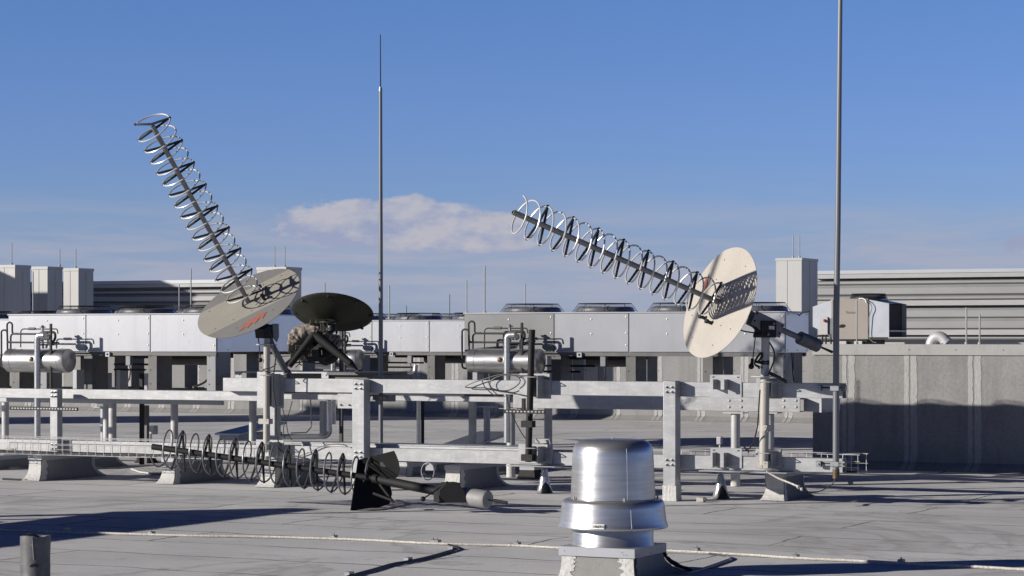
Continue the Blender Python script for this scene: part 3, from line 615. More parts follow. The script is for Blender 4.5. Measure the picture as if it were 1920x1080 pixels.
def beam(parent, xa, xb, z0, z1, Y, th=0.12, hollow=True, m='galv', nm='beam', bev=0.006, raw=False):
    a = xa if raw else P(xa, 740, Y).x; b_ = xb if raw else P(xb, 740, Y).x
    q = MB()
    if hollow:
        t_ = 0.007
        pr = [(Y, z0), (Y+th, z0), (Y+th, z1), (Y, z1)]; pi = [(Y+t_, z0+t_), (Y+th-t_, z0+t_), (Y+th-t_, z1-t_), (Y+t_, z1-t_)]
        vs = [(a, y, z) for y, z in pr]+[(b_, y, z) for y, z in pr]+[(b_, y, z) for y, z in pi]+[(b_-0.5, y, z) for y, z in pi]
        fs = [(0, 1, 2, 3)]+[(i, (i+1) % 4, 4+(i+1) % 4, 4+i) for i in range(4)]+[(4+i, 4+(i+1) % 4, 8+(i+1) % 4, 8+i) for i in range(4)]+[(8+i, 8+(i+1) % 4, 12+(i+1) % 4, 12+i) for i in range(4)]+[(12, 13, 14, 15)]
        q.add(vs, fs)
    else: q.box(a, b_, Y, Y+th, z0, z1)
    return q.build(nm, M[m], parent, bevel=bev, seg=2)
beam(fr, 418, 1580, zU0, zU1, YB, 0.12)
beam(fr, -60, 1580, zL0, zL1, YB, 0.12)
zz1, zz0 = P(200, 730.5, YB+.13).z, P(200, 748.5, YB+.13).z
beam(fr, -60, 500, zz0, zz1, YB+0.125, 0.11, hollow=False)
# splice plates and empty brackets
def emptybracket(x0, x1, y0, y1, cx0, cx1, cy0, cy1):
    Yp = YB-0.012; a, b_ = P(x0, 740, Yp).x, P(x1, 740, Yp).x; z1, z0 = P(x0, y0, Yp).z, P(x0, y1, Yp).z
    q = MB(); q.box(a, b_, Yp, Yp+0.011, z0, z1)
    for fx in (0.08, 0.86):
        q.box(a+(b_-a)*fx, a+(b_-a)*(fx+0.07), Yp-0.002, Yp, z1-0.030, z1-0.018, mi=1)
    u0, u1 = P(cx0, 740, Yp).x, P(cx1, 740, Yp).x; w1, w0 = P(cx0, cy0, Yp).z, P(cx0, cy1, Yp).z
    q.box(u0, u0+0.008, Yp-0.11, Yp, w0, w1); q.box(u0+(u1-u0)*0.6, u0+(u1-u0)*0.6+0.01, Yp-0.11, Yp, w0, w1); q.box(u0+(u1-u0)*0.6-0.03, u0+(u1-u0)*0.6+0.01, Yp-0.118, Yp-0.1101, w0, w1)
    q.build('spare_bracket', [M['galv'], M['dark']], fr, bevel=0.002, seg=1)
emptybracket(1331, 1390.5, 702.5, 746, 1343, 1378, 711, 730)
emptybracket(1332, 1391, 839.5, 876.5, 1342, 1377, 848, 875)
for xa, xb in ((1310, 1396), (1404, 1475), (948, 1040)):
    q = MB(); Yp = YB-0.20; a, b_ = P(xa, 880, Yp).x, P(xb, 880, Yp).x; q.box(a, b_, Yp, Yp+0.34, zL0-0.012, zL0-0.002); q.build('base_plate', M['galv'], fr, bevel=0.002, seg=1)

# ---------------------------------------------------------------- rear frame (carries the condensers)
YG = 25.45
rf = thing('equipment_rack', 'lower galvanised frame on round posts behind the antenna frame', 'frame', (P(900, 800, YG).x, YG, 0))
zr1, zr0 = P(1400, 744.5, YG).z, P(1400, 771, YG).z
xa, xb = P(962, 740, YG).x, P(1500, 740, YG).x
q = MB(); q.box(xa, xb, YG, YG+0.008, zr0, zr1); q.box(xa, xb, YG+0.008, YG+0.14, zr1-0.008, zr1); q.box(xa, xb, YG+0.008, YG+0.14, zr0, zr0+0.008); q.box(xa, xb-0.42, YG+0.132, YG+0.14, zr0+.008, zr1-.008); q.build('beam', M['galv'], rf, bevel=0.002, seg=1)
q = MB(); q.box(xb-0.01, xb+0.20, YG+0.16, YG+0.168, zr0, zr1); q.box(xb+0.10, xb+0.20, YG+0.16, YG+0.6, zr0-0.008, zr0); q.box(xb+0.17, xb+0.178, YG+0.17, YG+0.9, zr0, zr1); q.build('cross_beam', M['galvdull'], rf, smooth=0)
k = MB()
for xx in (1367, 1390, 1469.5, 1492.5):
    for yy in (751, 763): p = P(xx, yy, YG); k.lathe(p, (0, -1, 0), [(0.016, 0), (0.015, 0.006), (0.008, 0.012), (0, 0.013)], 12)
k.build('bolt_group', M['galvdull'], rf)
beam(rf, -40, 962, P(500, 748, YG).z-0.002, P(500, 738.5, YG).z, YG, 0.10, hollow=False)
beam(rf, -40, 415, P(300, 758, YG+.3).z, P(300, 749.5, YG+.3).z, YG+0.3, 0.07, hollow=False, m='cab')
beam(rf, -60, 1480, P(800, 742, YG+1.5).z, P(800, 733, YG+1.5).z, YG+1.6, 0.10, hollow=False, m='galvdull')
q = MB(); p0 = P(633, 738, YG-.012); p1 = P(661, 766, YG-.012); q.box(p0.x, p1.x, YG-.012, YG-.002, p1.z, p0.z); k = 0
bolts(q, (p0.x+p1.x)/2, p1.z+0.045, YG-.012, n=(2, 1), dx=0.12, mi=1); q.build('splice_plate', [M['galv'], M['zinc']], rf, bevel=0.002, seg=1)
# long sleepers under the condensers
for (u0, u1, Y0, z) in ((UX0, UX0+HD+4*PW, Y3, ZB), (L1.x-4, L1.x+HD+3*PW+0.1, Y1, L1.z), (L2.x, L2.x+HD+4*PW, Y2, L2.z)):
    for dy in (0.0, 0.72 if Y0 == Y3 else 2.2):
        q = MB(); q.box(u0, u1, Y0+dy, Y0+dy+0.11, z-0.06, z-0.0125); q.build('sleeper', M['legs'], rf, bevel=0.003, seg=1)
def roundpost(x, ybase, r, Y=None, ytop=None, cap=True, m='galvdull', coat=True):
    b0 = G(x, ybase) if Y is None else Vector((P(x, 800, Y).x, Y, 0)); top = zr0-0.02
    if ytop: top = PL(x, ytop, b0, FW).z
    q = MB(); q.cyl(b0+Vector((0, 0, 0.003)), Vector((b0.x, b0.y, top)), r, n=20)
    if cap: q.box(b0.x-0.12, b0.x+0.12, b0.y-0.09, b0.y+0.09, top, top+0.012)
    p = q.build('post', M[m], rf)
    if coat: c = MB(); c.tube([b0+Vector((0, 0, 0.003)), b0+Vector((0, 0, 0.02)), b0+Vector((0, 0, 0.16))], [r*1.12, r*1.05, r*1.04], 20); c.build('base_coating', M['coat'], p)
for x, yb in ((211, 872), (958, 895), (1379, 912), (1443, 912)): roundpost(x, yb, 0.052)
for x, yt in ((327, 757), (886, 741), (200, 757), (1028, 765), (10, 752), (474, 752)): roundpost(x, 0, 0.052, Y=27.6, ytop=yt, coat=False)
for x in (194, 913): roundpost(x, 0, 0.045, Y=28.3, ytop=764, coat=False, m='cab')
a, b_ = steelpost(rf, 506, 515.5, 752, 24.4, 0.14, bolt=False)
q = MB(); zz = zr0; Yp = 24.38; p0 = P(482.5, 699, YB-0.02); p1 = P(495, 765, YB-0.02)
# ---------------------------------------------------------------- cable trays
def basket(label, xa, xb, Y0, Y1_, z0, z1, stepx):
    t = thing('wire_cable_tray', label, 'cable tray', ((xa+xb)/2, Y0, z0), 'cable trays on the steel frame')
    q = MB(); r = 0.0027
    for (y, z) in [(Y0, z0+(z1-z0)*f) for f in (0, 0.33, 0.66, 1.0)]+[(Y1_, z0+(z1-z0)*f) for f in (0.5, 1.0)]+[(Y0+(Y1_-Y0)*f, z0) for f in (0.25, 0.5, 0.75, 1.0)]:
        q.tube([(xa, y, z), (xb, y, z)], r if z < z1-0.01 else 0.004, 5)
    x = xa
    while x <= xb+1e-4:
        q.tube([(x, Y0, z1), (x, Y0, z0), (x, Y1_, z0), (x, Y1_, z1)], r, 5); x += stepx
    q.build('wire_mesh', M['wire'], t); return t
zt1, zt0 = P(60, 821, YF-0.35).z, P(60, 852, YF-0.35).z
t = basket('wire basket cable tray in front of the lower beam at left', P(-60, 840, YF-0.35).x, P(480, 840, YF-0.35).x, YF-0.35, YF-0.06, zt0, zt1, 0.115)
q = MB(); random.seed(3)
for k in range(5):
    y = YF-0.30+0.045*k; pts = [(P(-60, 840, y).x+0.3*i, y+random.uniform(-.012, .012), zt0+0.015+random.uniform(0, .012)) for i in range(13)]; q.tube(bez(pts, 3), 0.009, 6)
tag(q.build('data_cables', M['cable'], t), None)
q = MB(); c = P(17, 844, YF-0.2)
for k in range(3): q.tube([c+Vector((0.05*math.cos(a)*1.3+0.02*k, 0.03*math.sin(a), 0.012*math.sin(a*2)+0.008*k)) for a in [i*math.pi/6 for i in range(12)]], 0.006, 6, closed=True)
q.build('cable_coil', M['rope'], t)
t = basket('wire basket cable tray behind the lower beam at right end', P(1120, 850, YF+0.30).x, P(1612, 850, YF+0.30).x, YF+0.30, YF+0.58, zL0-0.02, zL1+0.035, 0.16)
q = MB(); xa = P(1120, 850, YF+0.3).x; xb = P(1600, 850, YF+0.3).x
for k in range(3): q.tube([(xa, YF+.36+.05*k, zL0-.005), (xb, YF+.36+.05*k, zL0-.005)], 0.009, 6)
q.build('data_cables', M['cable'], t)
q = MB(); q.box(xb-0.12, xb+0.0, YF+.305, YF+.575, zL1+0.037, zL1+0.041); q.build('end_plate', M['galvdull'], t, smooth=0)
t = thing('covered_cable_tray', 'cable tray with a screwed pale lid along the lower beam between the masts', 'cable tray', (P(750, 830, YF+.3).x, YF+.3, zL0), 'cable trays on the steel frame')
xa, xb = P(528, 830, YF+.27).x, P(976, 830, YF+.27).x
q = MB(); q.box(xa, xb, YF+.27, YF+.55, zL0+0.02, zL1+0.022); q.build('tray', M['galvdull'], t, smooth=0)
q = MB(); q.box(xa, xb, YF+.262, YF+.56, zL1+0.0225, zL1+0.040)
x = xa+0.15
while x < xb: q.lathe((x, YF+.262, zL1+0.031), (0, -1, 0), [(0.010, 0), (0.0, 0.006)], 8, mi=1); x += 0.22
q.build('lid', [M['cab'], M['zinc']], t, bevel=0.003, seg=1)
# ---------------------------------------------------------------- curbs
def curb(label, x, ybase, wpx, length, ytop, cap=True, dark=False):
    p = G(x, ybase); d = (p-CAMP).dot(FW); w_ = wpx*d/FPX/cs; h = CH-(ytop-HY)*d/FPX; X0, Y0 = p.x, p.y
    t = thing('pipe_support_curb', label, 'curb', (X0+w_/2, Y0+length/2, 0), 'membrane wrapped support curbs')
    b = MB(); prof = [(0.16, 0.004), (0.10, 0.03), (0.045, 0.07), (0.012, 0.12), (0.0, 0.17), (0.0, h-0.055)]
    rings = []
    for e, z in prof: rings.append([(X0-e*0.25, Y0-e*0.6, z), (X0+w_+e*0.25, Y0-e*0.6, z), (X0+w_+e*0.5, Y0+length+e, z), (X0-e*0.5, Y0+length+e, z)])
    vs = [p_ for r_ in rings for p_ in r_]; fs = []; 
    for k in range(len(rings)-1):
        for i in range(4): fs.append((k*4+i, k*4+(i+1) % 4, (k+1)*4+(i+1) % 4, (k+1)*4+i))
    b.add(vs, fs, 0)
    b.build('curb_body', [M['curb']], t, smooth=60)
    # white mastic over the near end and over the far corner
    q = MB(); n = 8
    def strip(pa, pb, off, seed):
        rnd = random.Random(seed); vs = []; m = len(prof); sub = []
        for k in range(m-1):
            for j in range(3): f = j/3; sub.append(((rings[k], rings[k+1], f)))
        sub.append((rings[m-2], rings[m-1], 1.0))
        for (r0, r1, f) in sub:
            ring = [Vector(r0[i]).lerp(Vector(r1[i]), f) for i in range(4)]
            A = ring[pa[0]].lerp(ring[pa[1]], pa[2]+rnd.uniform(-.01, .01)*(1 if pa[2] not in (0, 1) else 0)); Bv = ring[pb[0]].lerp(ring[pb[1]], pb[2]+rnd.uniform(-.02, .02)*(1 if pb[2] not in (0, 1) else 0))
            vs += [A+off, A.lerp(Bv, 0.5)+off*1.6, Bv+off]
        q.add(vs, [(3*i+j, 3*i+j+1, 3*i+j+4, 3*i+j+3) for i in range(len(sub)-1) for j in range(2)])
    strip((0, 1, 0), (0, 1, 1), Vector((0, -0.006, 0.002)), 1)
    strip((1, 2, 0), (1, 2, 0.10), Vector((0.006, 0, 0.002)), 2)
    strip((1, 2, 0.93), (1, 2, 1), Vector((0.006, 0, 0.002)), 3)
    q.build('mastic_coating', M['coat'], t, smooth=60)
    if cap:
        c = MB(); c.box(X0-0.012, X0+w_+0.012, Y0-0.012, Y0+length+0.012, h-0.054, h)
        for f in (0.15, 0.5, 0.85): c.cyl((X0+w_+0.012, Y0+length*f, h-0.027), (X0+w_+0.015, Y0+length*f, h-0.027), 0.006, n=8, mi=1)
        c.build('metal_cap', [M['cab'], M['dark']], t, bevel=0.004, seg=1)
    return t
curb('white ended curb farthest left under the wire basket tray', 55, 901, 25, 1.05, 854)
curb('white ended curb behind the tip of the fallen helix', 305, 907, 25, 1.0, 859)
curb('curb beneath the left mast, half hidden by the fallen helix', 491, 913, 27, 0.85, 862)
curb('curb beyond the counterweight, with a flared far corner', 836, 920, 27, 0.95, 872)
curb('largest near curb under the right mast', 1437, 938, 31, 0.62, 884)
curb('shaded curb cut by the left photo edge', -30, 881, 18, 0.9, 855)
curb('shaded curb just behind the second post of the wire basket tray', 120, 880, 18, 0.95, 855)
curb('dark curb seen just right of the folded reflector', 745, 893, 18, 1.3, 868)
curb('dark curb in shade to the left of the black central mast', 892, 890, 18, 1.2, 872)
# ---------------------------------------------------------------- flashing cones
def cone(label, x, yb, yt, wb, wt, wrinkle):
    p = G(x, yb); d = (p-CAMP).dot(FW); h = CH-(yt-HY)*d/FPX; rb, rt_ = wb/2*d/FPX, wt/2*d/FPX
    t = thing('flashing_cone', label, 'flashing', p, 'metal flashing cones below the lower beam')
    prof = [(rb, 0.003)]; n = 14
    for i in range(1, n+1):
        f = i/n; r = rb+(rt_-rb)*f**0.8
        prof.append((r*(1+(0.12 if i % 2 else -0.03)*wrinkle*(0.4 < f)), h*f))
    MB().lathe(p, (0, 0, 1), prof, 28).build('cone', M['shiny'], t, smooth=60)
    q = MB(); n = 12; vs = []; m = 9
    tow = math.atan2(-ray(x, yb).y, -ray(x, yb).x)+0.2
    for j in range(m):
        f = j/(m-1); z = 0.004+h*0.45*f; r = (rb+(rt_-rb)*(z/h)**0.8)+0.004
        for i in range(n):
            a = tow+(i/(n-1)-0.5)*(1.9*(1-f**1.6)+0.12+random.uniform(-.08, .08)); vs.append((p.x+r*math.cos(a), p.y+r*math.sin(a), z))
    q.add(vs, [(j*n+i, j*n+i+1, (j+1)*n+i+1, (j+1)*n+i) for j in range(m-1) for i in range(n-1)])
    q.build('tar_patch', M['tar'], t)
    s = MB(); s.cyl(p+Vector((0, 0, h)), Vector((p.x, p.y, zL0-.013)), rt_*0.8, n=12); s.build('pipe_stub', M['zinc'], t)
cone('wrinkled metal flashing cone below the black central mast', 1021, 925, 878, 33, 9, 1.0)
cone('smooth metal flashing cone left of the large near curb', 1351.5, 935, 880, 35, 7, 0.0)
#==ANTENNAS
# ---------------------------------------------------------------- helical antennas
def mast(t, x, Y, ytop, ybot, wpx, m, ylow_m=None, bracket=None, clampcol='beige'):
    a = P(x[0], ytop, Y); b_ = P(x[1], ybot, Y); d = (a-CAMP).dot(FW); r = wpx/2*d/FPX
    q = MB()
    if ylow_m:
        c = a.lerp(b_, (ylow_m[0]-ytop)/(ybot-ytop)); q.cyl(a, c, r*0.92, n=20, mi=0); q.cyl(c, b_, r, n=20, mi=1); q.build('mast', [M[m], M[ylow_m[1]]], t)
    else: q.cyl(a, b_, r, n=20); q.build('mast', M[m], t)
    return a, b_, r
def clamp(t, x, y, Y, w_, h, m):
    p = P(x, y, Y); q = MB(); q.box(p.x-w_, p.x-w_*0.12, p.y-0.035, p.y+0.03, p.z-h/2, p.z+h/2); q.box(p.x+w_*0.06, p.x+w_*0.8, p.y-0.06, p.y+0.03, p.z-h/2, p.z+h/2)
    q.cyl((p.x+w_*0.45, p.y-0.06, p.z+h*0.2), (p.x+w_*0.45, p.y-0.064, p.z+h*0.2), 0.005, n=8, mi=1); q.build('clamp', [M[m], M['dark']], t, bevel=0.003, seg=1)
def wallbracket(t, x0, x1, y0, y1, Y):
    a, b_ = P(x0, 740, YB-.012).x, P(x1, 740, YB-.012).x; z1, z0 = P(x0, y0, YB-.012).z, P(x0, y1, YB-.012).z
    q = MB(); q.box(a, b_, YB-.014, YB-.003, z0, z1)
    xm = (P((x0+x1)/2, 740, YB).x)
    m_ = P((x0+x1)/2-6, 740, Y).x
    for dx in (-0.055, 0.055): q.box(m_+dx-0.005, m_+dx+0.005, Y+0.01, YB-.0145, z0+0.02, z1-0.02)
    q.tube(fillet([(m_-0.10, YB-.02, z1-.035), (m_-0.07, Y-0.045, z1-.035), (m_+0.07, Y-0.045, z1-.035), (m_+0.10, YB-.02, z1-.035)], 0.03, 4), 0.006, 6)
    q.build('mounting_bracket', M['galv'], t, bevel=0.002, seg=1)
def helical(t, O, n, Rd, turns, pitch, hr, phase, boom_len, hand, boomm, wirem, reflector=True, e1=None, crease=0.10, s_start=0.03, br_=0.027, mats=('cream', 'cream'), front=-0.75):
    phase = -hand*2*math.pi*0.2
    n = n.normalized(); e1 = (e1-n*e1.dot(n)).normalized(); e2 = n.cross(e1)
    MB().lathe(O, n, [(br_, -0.02), (br_, boom_len), (br_*.73, boom_len), (br_*.73, boom_len-0.12), (0, boom_len-0.12)], 18).build('boom', M[boomm], t)
    def hp(k):     # k in turns
        a = phase+hand*2*math.pi*k; return O+n*(s_start+pitch*k)+(e1*math.cos(a)+e2*math.sin(a))*hr
    N = int(turns*28); q = MB(); q.tube([hp(i/28) for i in range(N+1)], 0.0084, 8); q.build('helix', M[wirem], t)
    # three spreaders in every two turns
    k = 0.20; i = 0
    while k <= turns-0.02:
        T = hp(k); c1 = O+n*(s_start+pitch*(k+0.18)); B_ = hp(min(k+0.5, turns))
        q = MB(); q.tube([T, c1, B_], [0.011, 0.0145, 0.011], 7); q.ball(T, 0.018, n=8); q.ball(B_, 0.015, n=8); q.build('spreader_arm', M['black'], t)
        if k >= 1:
            c2 = O+n*(s_start+pitch*(k-0.25)); E = hp(k-0.5)
            q = MB(); q.tube([T, c2, E], [0.011, 0.0145, 0.011], 7); q.ball(E, 0.015, n=8); q.build('spreader_arm', M['black'], t)
        if k+front >= 0:
            E = hp(k+front); q = MB(); q.tube([O+n*(s_start+pitch*(k+front-0.2)), E], [0.0145, 0.012], 7); q.ball(E, 0.015, n=8); q.build('spreader_arm', M['black'], t)
        k += 2.0
    if reflector:
        q = MB(); m = 72; h = 0.46*Rd
        def pt(u, v):
            dz = -max(0, abs(v)-h)*crease; return O+e1*u+e2*v+n*dz
        pts = [(Rd*math.cos(2*math.pi*i/m), Rd*math.sin(2*math.pi*i/m)) for i in range(m)]
        mid = [p_ for p_ in pts if abs(p_[1]) <= h]
        ua = math.sqrt(Rd*Rd-h*h)
        right = sorted([p_ for p_ in pts if abs(p_[1]) < h and p_[0] > 0], key=lambda p_: p_[1]); left = sorted([p_ for p_ in pts if abs(p_[1]) < h and p_[0] < 0], key=lambda p_: -p_[1])
        midp = [(ua, -h)]+right+[(ua, h), (-ua, h)]+left+[(-ua, -h)]
        topp = [(ua, h)]+[p_ for p_ in pts if p_[1] > h]+[(-ua, h)]
        botp = [(-ua, -h)]+[p_ for p_ in pts if p_[1] < -h]+[(ua, -h)]
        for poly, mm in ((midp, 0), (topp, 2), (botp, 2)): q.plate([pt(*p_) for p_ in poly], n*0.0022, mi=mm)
        rnd = random.Random(5)
        for s_ in (-1, 1):
            for f in (-0.72, -0.36, 0.0, 0.36, 0.72):
                for v in (h*0.78*s_, h*1.45*s_):
                    if f*f*Rd*Rd+v*v < Rd*Rd*0.85: c = pt(f*Rd, v); q.cyl(c, c+n*0.008, 0.006, n=8, mi=1)
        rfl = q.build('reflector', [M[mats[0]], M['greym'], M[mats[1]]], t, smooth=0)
        return rfl, pt, e1, e2
def axisblock(t, O, n, s0, s1, r, m, nm, k=20):
    q = MB(); q.cyl(O-n*s0, O-n*s1, r, n=k); return q.build(nm, M[m], t, bevel=0.004)
def aim(O, tx, ty, c):      # depth of the boom tip so that the disc shows the measured roundness
    lo, hi = 0.3, 3.0; rh = (O-CAMP).normalized(); d0 = (O-CAMP).dot(FW)
    for _ in range(50):
        m_ = (lo+hi)/2; v_ = D(tx, ty, d0-m_)-O
        if -v_.dot(rh)/v_.length < c: lo = m_
        else: hi = m_
    return D(tx, ty, d0-m_)
# right antenna
YM = 22.66
def emblem(rfl, O, n, px_pts):
    q = MB(); q.plate([PL(x, y, O+n*0.0045, n) for x, y in px_pts], n*0.0006); q.build('lightning_emblem', M['red'], rfl, smooth=0)
an = thing('helical_antenna', 'right helical antenna with bright cream disc and helix pointing left', 'antenna', P(1433, 880, YM), 'helical antennas')
O3 = D(1348, 567, 23.62); T3 = aim(O3, 961.5, 397.5, .515); n3_ = (T3-O3).normalized(); L3 = (T3-O3).length; mj = CV(.4, .917, 0)
rfl, pt, e1, e2 = helical(an, O3, n3_, 110.6*23.54/FPX, 16.2, (L3-.05)/16.2, 0.184, 0.25, L3, 1, 'boom', 'wire', e1=mj, crease=0.05)
emblem(rfl, O3, n3_.normalized(), [(1330, 512), (1326, 530), (1328, 530), (1321, 547), (1323, 547), (1313, 568), (1309, 573), (1314, 555), (1312, 555), (1318, 538), (1316, 538), (1323, 522), (1325, 522)])
nn = n3_.normalized()
axisblock(an, O3, nn, 0.01, 0.36, 0.045, 'blackm', 'hub')
for (x, y, l) in ((1322, 597, 1), (1334, 606, 1)):
    c = PL(x, y, O3, nn); q = MB(); q.cyl(c+nn*0.003, c+nn*0.05, 0.018, n=12); q.cyl(c+nn*0.05, c+nn*0.075, 0.024, n=12); q.build('feed_connector', M['black'], an)
pn = nn.cross(UP).normalized(); ax0 = O3-nn*0.6
def pxz(pp): return [PL(1320+x/6.75, 560+y/6.75, ax0, pn) for x, y in pp]
for s_ in (-1, 1):
    q = MB(); q.plate([p_+pn*0.045*s_ for p_ in pxz([(628, 150), (985, 325), (925, 497), (700, 420), (640, 362), (560, 320)])], pn*0.004)
    for bx_, by_ in ((640, 188), (605, 280), (955, 345), (915, 438)):
        c = pxz([(bx_, by_)])[0]+pn*0.05*s_; q.cyl(c, c+pn*0.006*s_, 0.010, n=10, mi=1)
    q.build('side_plate', [M['greym'], M['dark']], an, bevel=0.001, seg=1)
q = MB(); q.plate([p_ for p_ in pxz([(680, 282), (870, 282), (870, 492), (665, 492), (665, 450), (680, 430)])], pn*0.065); bb = q.build('elevation_head', M['blackm'], an, bevel=0.004)
side = -1 if pn.dot(-FW) < 0 else 1
q = MB(); q.plate([p_+pn*0.0665*side for p_ in pxz([(775, 345), (842, 350), (842, 390), (775, 386)])], pn*0.001); q.build('rating_label', M['white'], bb)
q = MB(); 
for yy in (360, 370, 378): q.plate([p_+pn*0.0682*side for p_ in pxz([(785, yy), (830, yy+2), (830, yy+5), (785, yy+3)])], pn*0.0003)
q.build('label_print', M['greym'], bb, smooth=0)
for bx_, by_ in ((832, 318), (762, 452)):
    c = pxz([(bx_, by_)])[0]+pn*0.065*side; q = MB(); q.cyl(c, c+pn*0.014*side, 0.014, n=12); q.build('bolt', M['greym'], bb)
axisblock(an, O3, nn, 0.70, 1.10, 0.030, 'greym', 'counterweight_arm')
axisblock(an, O3, nn, 1.04, 1.29, 0.068, 'weight', 'counterweight', 28)
MB().cyl(O3-nn*1.29, O3-nn*1.48, 0.009, 0.015, n=8).build('weight_screw', M['blackm'], an)
mast(an, (1435.5, 1432), YM, 628, 872, 17.5, 'galvdull', (706, 'beige'))
q = MB(); p = P(1435, 704.5, YM); q.box(p.x-0.12, p.x+0.12, p.y-0.10, p.y+0.14, p.z-0.014, p.z); q.build('flange_plate', M['galvdull'], an, bevel=0.002, seg=1)
for y in (803, 871): clamp(an, 1433, y, YM, 0.075, 0.065 if y < 850 else 0.07, 'beige')
wallbracket(an, 1418, 1466, 709, 747, YM); wallbracket(an, 1417, 1466, 841, 876, YM)
hp0 = PL(1417, 627, P(1417, 627, YM-0.05), FW); q = MB(); q.tube([PL(1417, 625, hp0, FW), PL(1411, 678, hp0, FW)], 0.006, 8); q.tube([PL(1411, 672, hp0, FW), PL(1409, 687, hp0, FW)], 0.017, 10); q.ball(PL(1408.5, 687, hp0, FW), 0.030, n=16); q.build('lever_handle', M['blackm'], an)
st0 = P(1425, 680, YM-0.06)
q = MB(); f = lambda x, y: PL(1320+x/6.75, 560+y/6.75, st0, FW)
for pp, r in (([(640, 800), (690, 720), (720, 690), (735, 720), (690, 790), (640, 800), (720, 800), (830, 795)], 0.011), ([(640, 800), (690, 810), (760, 825), (828, 822)], 0.009), ([(635, 805), (650, 840), (690, 865), (700, 890)], 0.010), ([(640, 830), (690, 850), (740, 880)], 0.005)): q.tube(bez([f(*p_) for p_ in pp], 6), r, 6)
q.build('tie_strap', M['oliveblack'], an)
# cables of the right antenna
def cablething(nm, label, pts, r, m='cable', cat='cable', grp=None, n=8):
    q = MB(); q.tube(bez(pts, n), r, 7); return solo(nm, q, M[m], label, cat, grp)
an_c = lambda nm, pts, r, m='cable': (lambda q: q.build(nm, M[m], an))((lambda q: q.tube(bez(pts, 8), r, 7))(MB()))
dM = (P(1435, 700, YM)-CAMP).dot(FW)
an_c('coaxial_cable', [D(1383, 616, 23.75), D(1395, 621, 23.7), D(1415, 624, dM-.1)], 0.0075)
an_c('coaxial_cable', [D(1440, 638, dM), D(1450, 655, dM-.05), D(1452, 672, dM-.05), D(1446, 690, dM-.05), D(1443, 699, dM-.06), D(1452, 703, dM-.1), D(1475, 717, dM-.1)], 0.008)
an_c('coaxial_cable', [D(1442, 699, dM-.08), D(1455, 705, dM-.12), D(1474, 716, dM-.12)], 0.018)
an_c('coaxial_cable', [D(1425, 731, dM-.12), D(1423, 760, dM-.10), D(1420, 800, dM-.10), D(1412, 830, dM), D(1403, 842, dM+.1), D(1395, 838, dM+.15), D(1404, 848, dM+.2)], 0.0075)
# left antenna
al = thing('helical_antenna', 'left helical antenna standing steeply with a grey and cream disc', 'antenna', P(499, 870, YM), 'helical antennas')
O1 = D(466, 567, 26.33); n1_ = aim(O1, 286.5, 237, .452)-O1; L1_ = n1_.length; n1_ = n1_.normalized(); mj = CV(.869, .495, 0)
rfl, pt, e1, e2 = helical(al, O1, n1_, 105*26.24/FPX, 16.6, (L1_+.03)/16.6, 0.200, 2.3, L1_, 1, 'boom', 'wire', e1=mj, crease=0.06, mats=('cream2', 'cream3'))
em = [(447, 621), (455, 611), (454, 608), (468, 603), (466, 600), (481, 594), (480, 591), (500, 584), (492, 596), (487, 595), (477, 606), (473, 604), (463, 614), (460, 612)]
vv = [PL(x, y, O1, n1_) for x, y in em]; hh = 0.46*105*26.24/FPX
q = MB()
def lift(p_):
    v = (p_-O1).dot(e2); return p_-n1_*(max(0, abs(v)-hh)*0.06-0.006)
q.plate([lift(p_) for p_ in vv], n1_*0.0006); q.build('lightning_emblem', M['red'], rfl, smooth=0)
for (x, y) in ((491, 545), (496, 562)):
    c = PL(x, y, O1, n1_); q = MB(); q.cyl(c+n1_*0.003, c+n1_*0.05, 0.018, n=12); q.cyl(c+n1_*0.05, c+n1_*0.075, 0.024, n=12); q.build('feed_connector', M['black'], al)
axisblock(al, O1, n1_, 0.02, 0.33, 0.045, 'blackm', 'hub')
pn1 = n1_.cross(UP).normalized(); ax1 = O1-n1_*0.38
f1_ = lambda x, y: PL(460+x/7.714, 590+y/7.714, ax1, pn1)
q = MB(); q.plate([f1_(*p_) for p_ in ((195, 210), (330, 140), (400, 150), (400, 345), (210, 340))], pn1*0.065); q.build('elevation_head', M['blackm'], al, bevel=0.004)
for s_ in (-1, 1):
    q = MB(); q.plate([f1_(*p_)+pn1*0.075*s_ for p_ in ((320, 130), (408, 130), (412, 320), (380, 400), (330, 330))], pn1*0.004); q.build('side_plate', M['greym'], al, smooth=0)
axisblock(al, O1, n1_, 0.45, 1.02, 0.038, 'greym', 'counterweight_arm'); axisblock(al, O1, n1_, 1.0, 1.10, 0.048, 'weight', 'counterweight', 20)
a, b_, r = mast(al, (500.5, 499.5), YM, 634, 865, 12.5, 'galvdull', (648, 'beige'))
q = MB(); p = P(500, 645, YM); q.box(p.x-0.09, p.x+0.09, p.y-0.08, p.y+0.08, p.z-0.012, p.z); q.build('flange_plate', M['galvdull'], al, smooth=0)
for y in (790, 850): clamp(al, 499.5, y, YM, 0.085, 0.06, 'galvdull' if y > 800 else 'beige')
wallbracket(al, 482, 532, 697, 765, YM); wallbracket(al, 480, 532, 824, 858, YM)
q = MB(); z = P(484, 628, YM-.05); q.tube([PL(484, 629, z, FW), PL(488, 670, z, FW)], 0.006, 8); q.tube([PL(484, 628, z, FW), PL(488, 630, z, FW), PL(495, 628, z, FW)], 0.016, 8); q.ball(PL(488, 675, z, FW), 0.028, n=16); q.build('lever_handle', M['blackm'], al)
d1 = (P(500, 700, YM)-CAMP).dot(FW)
def alc(pts, r): q = MB(); q.tube(bez(pts, 8), r, 7); q.build('coaxial_cable', M['cable'], al)
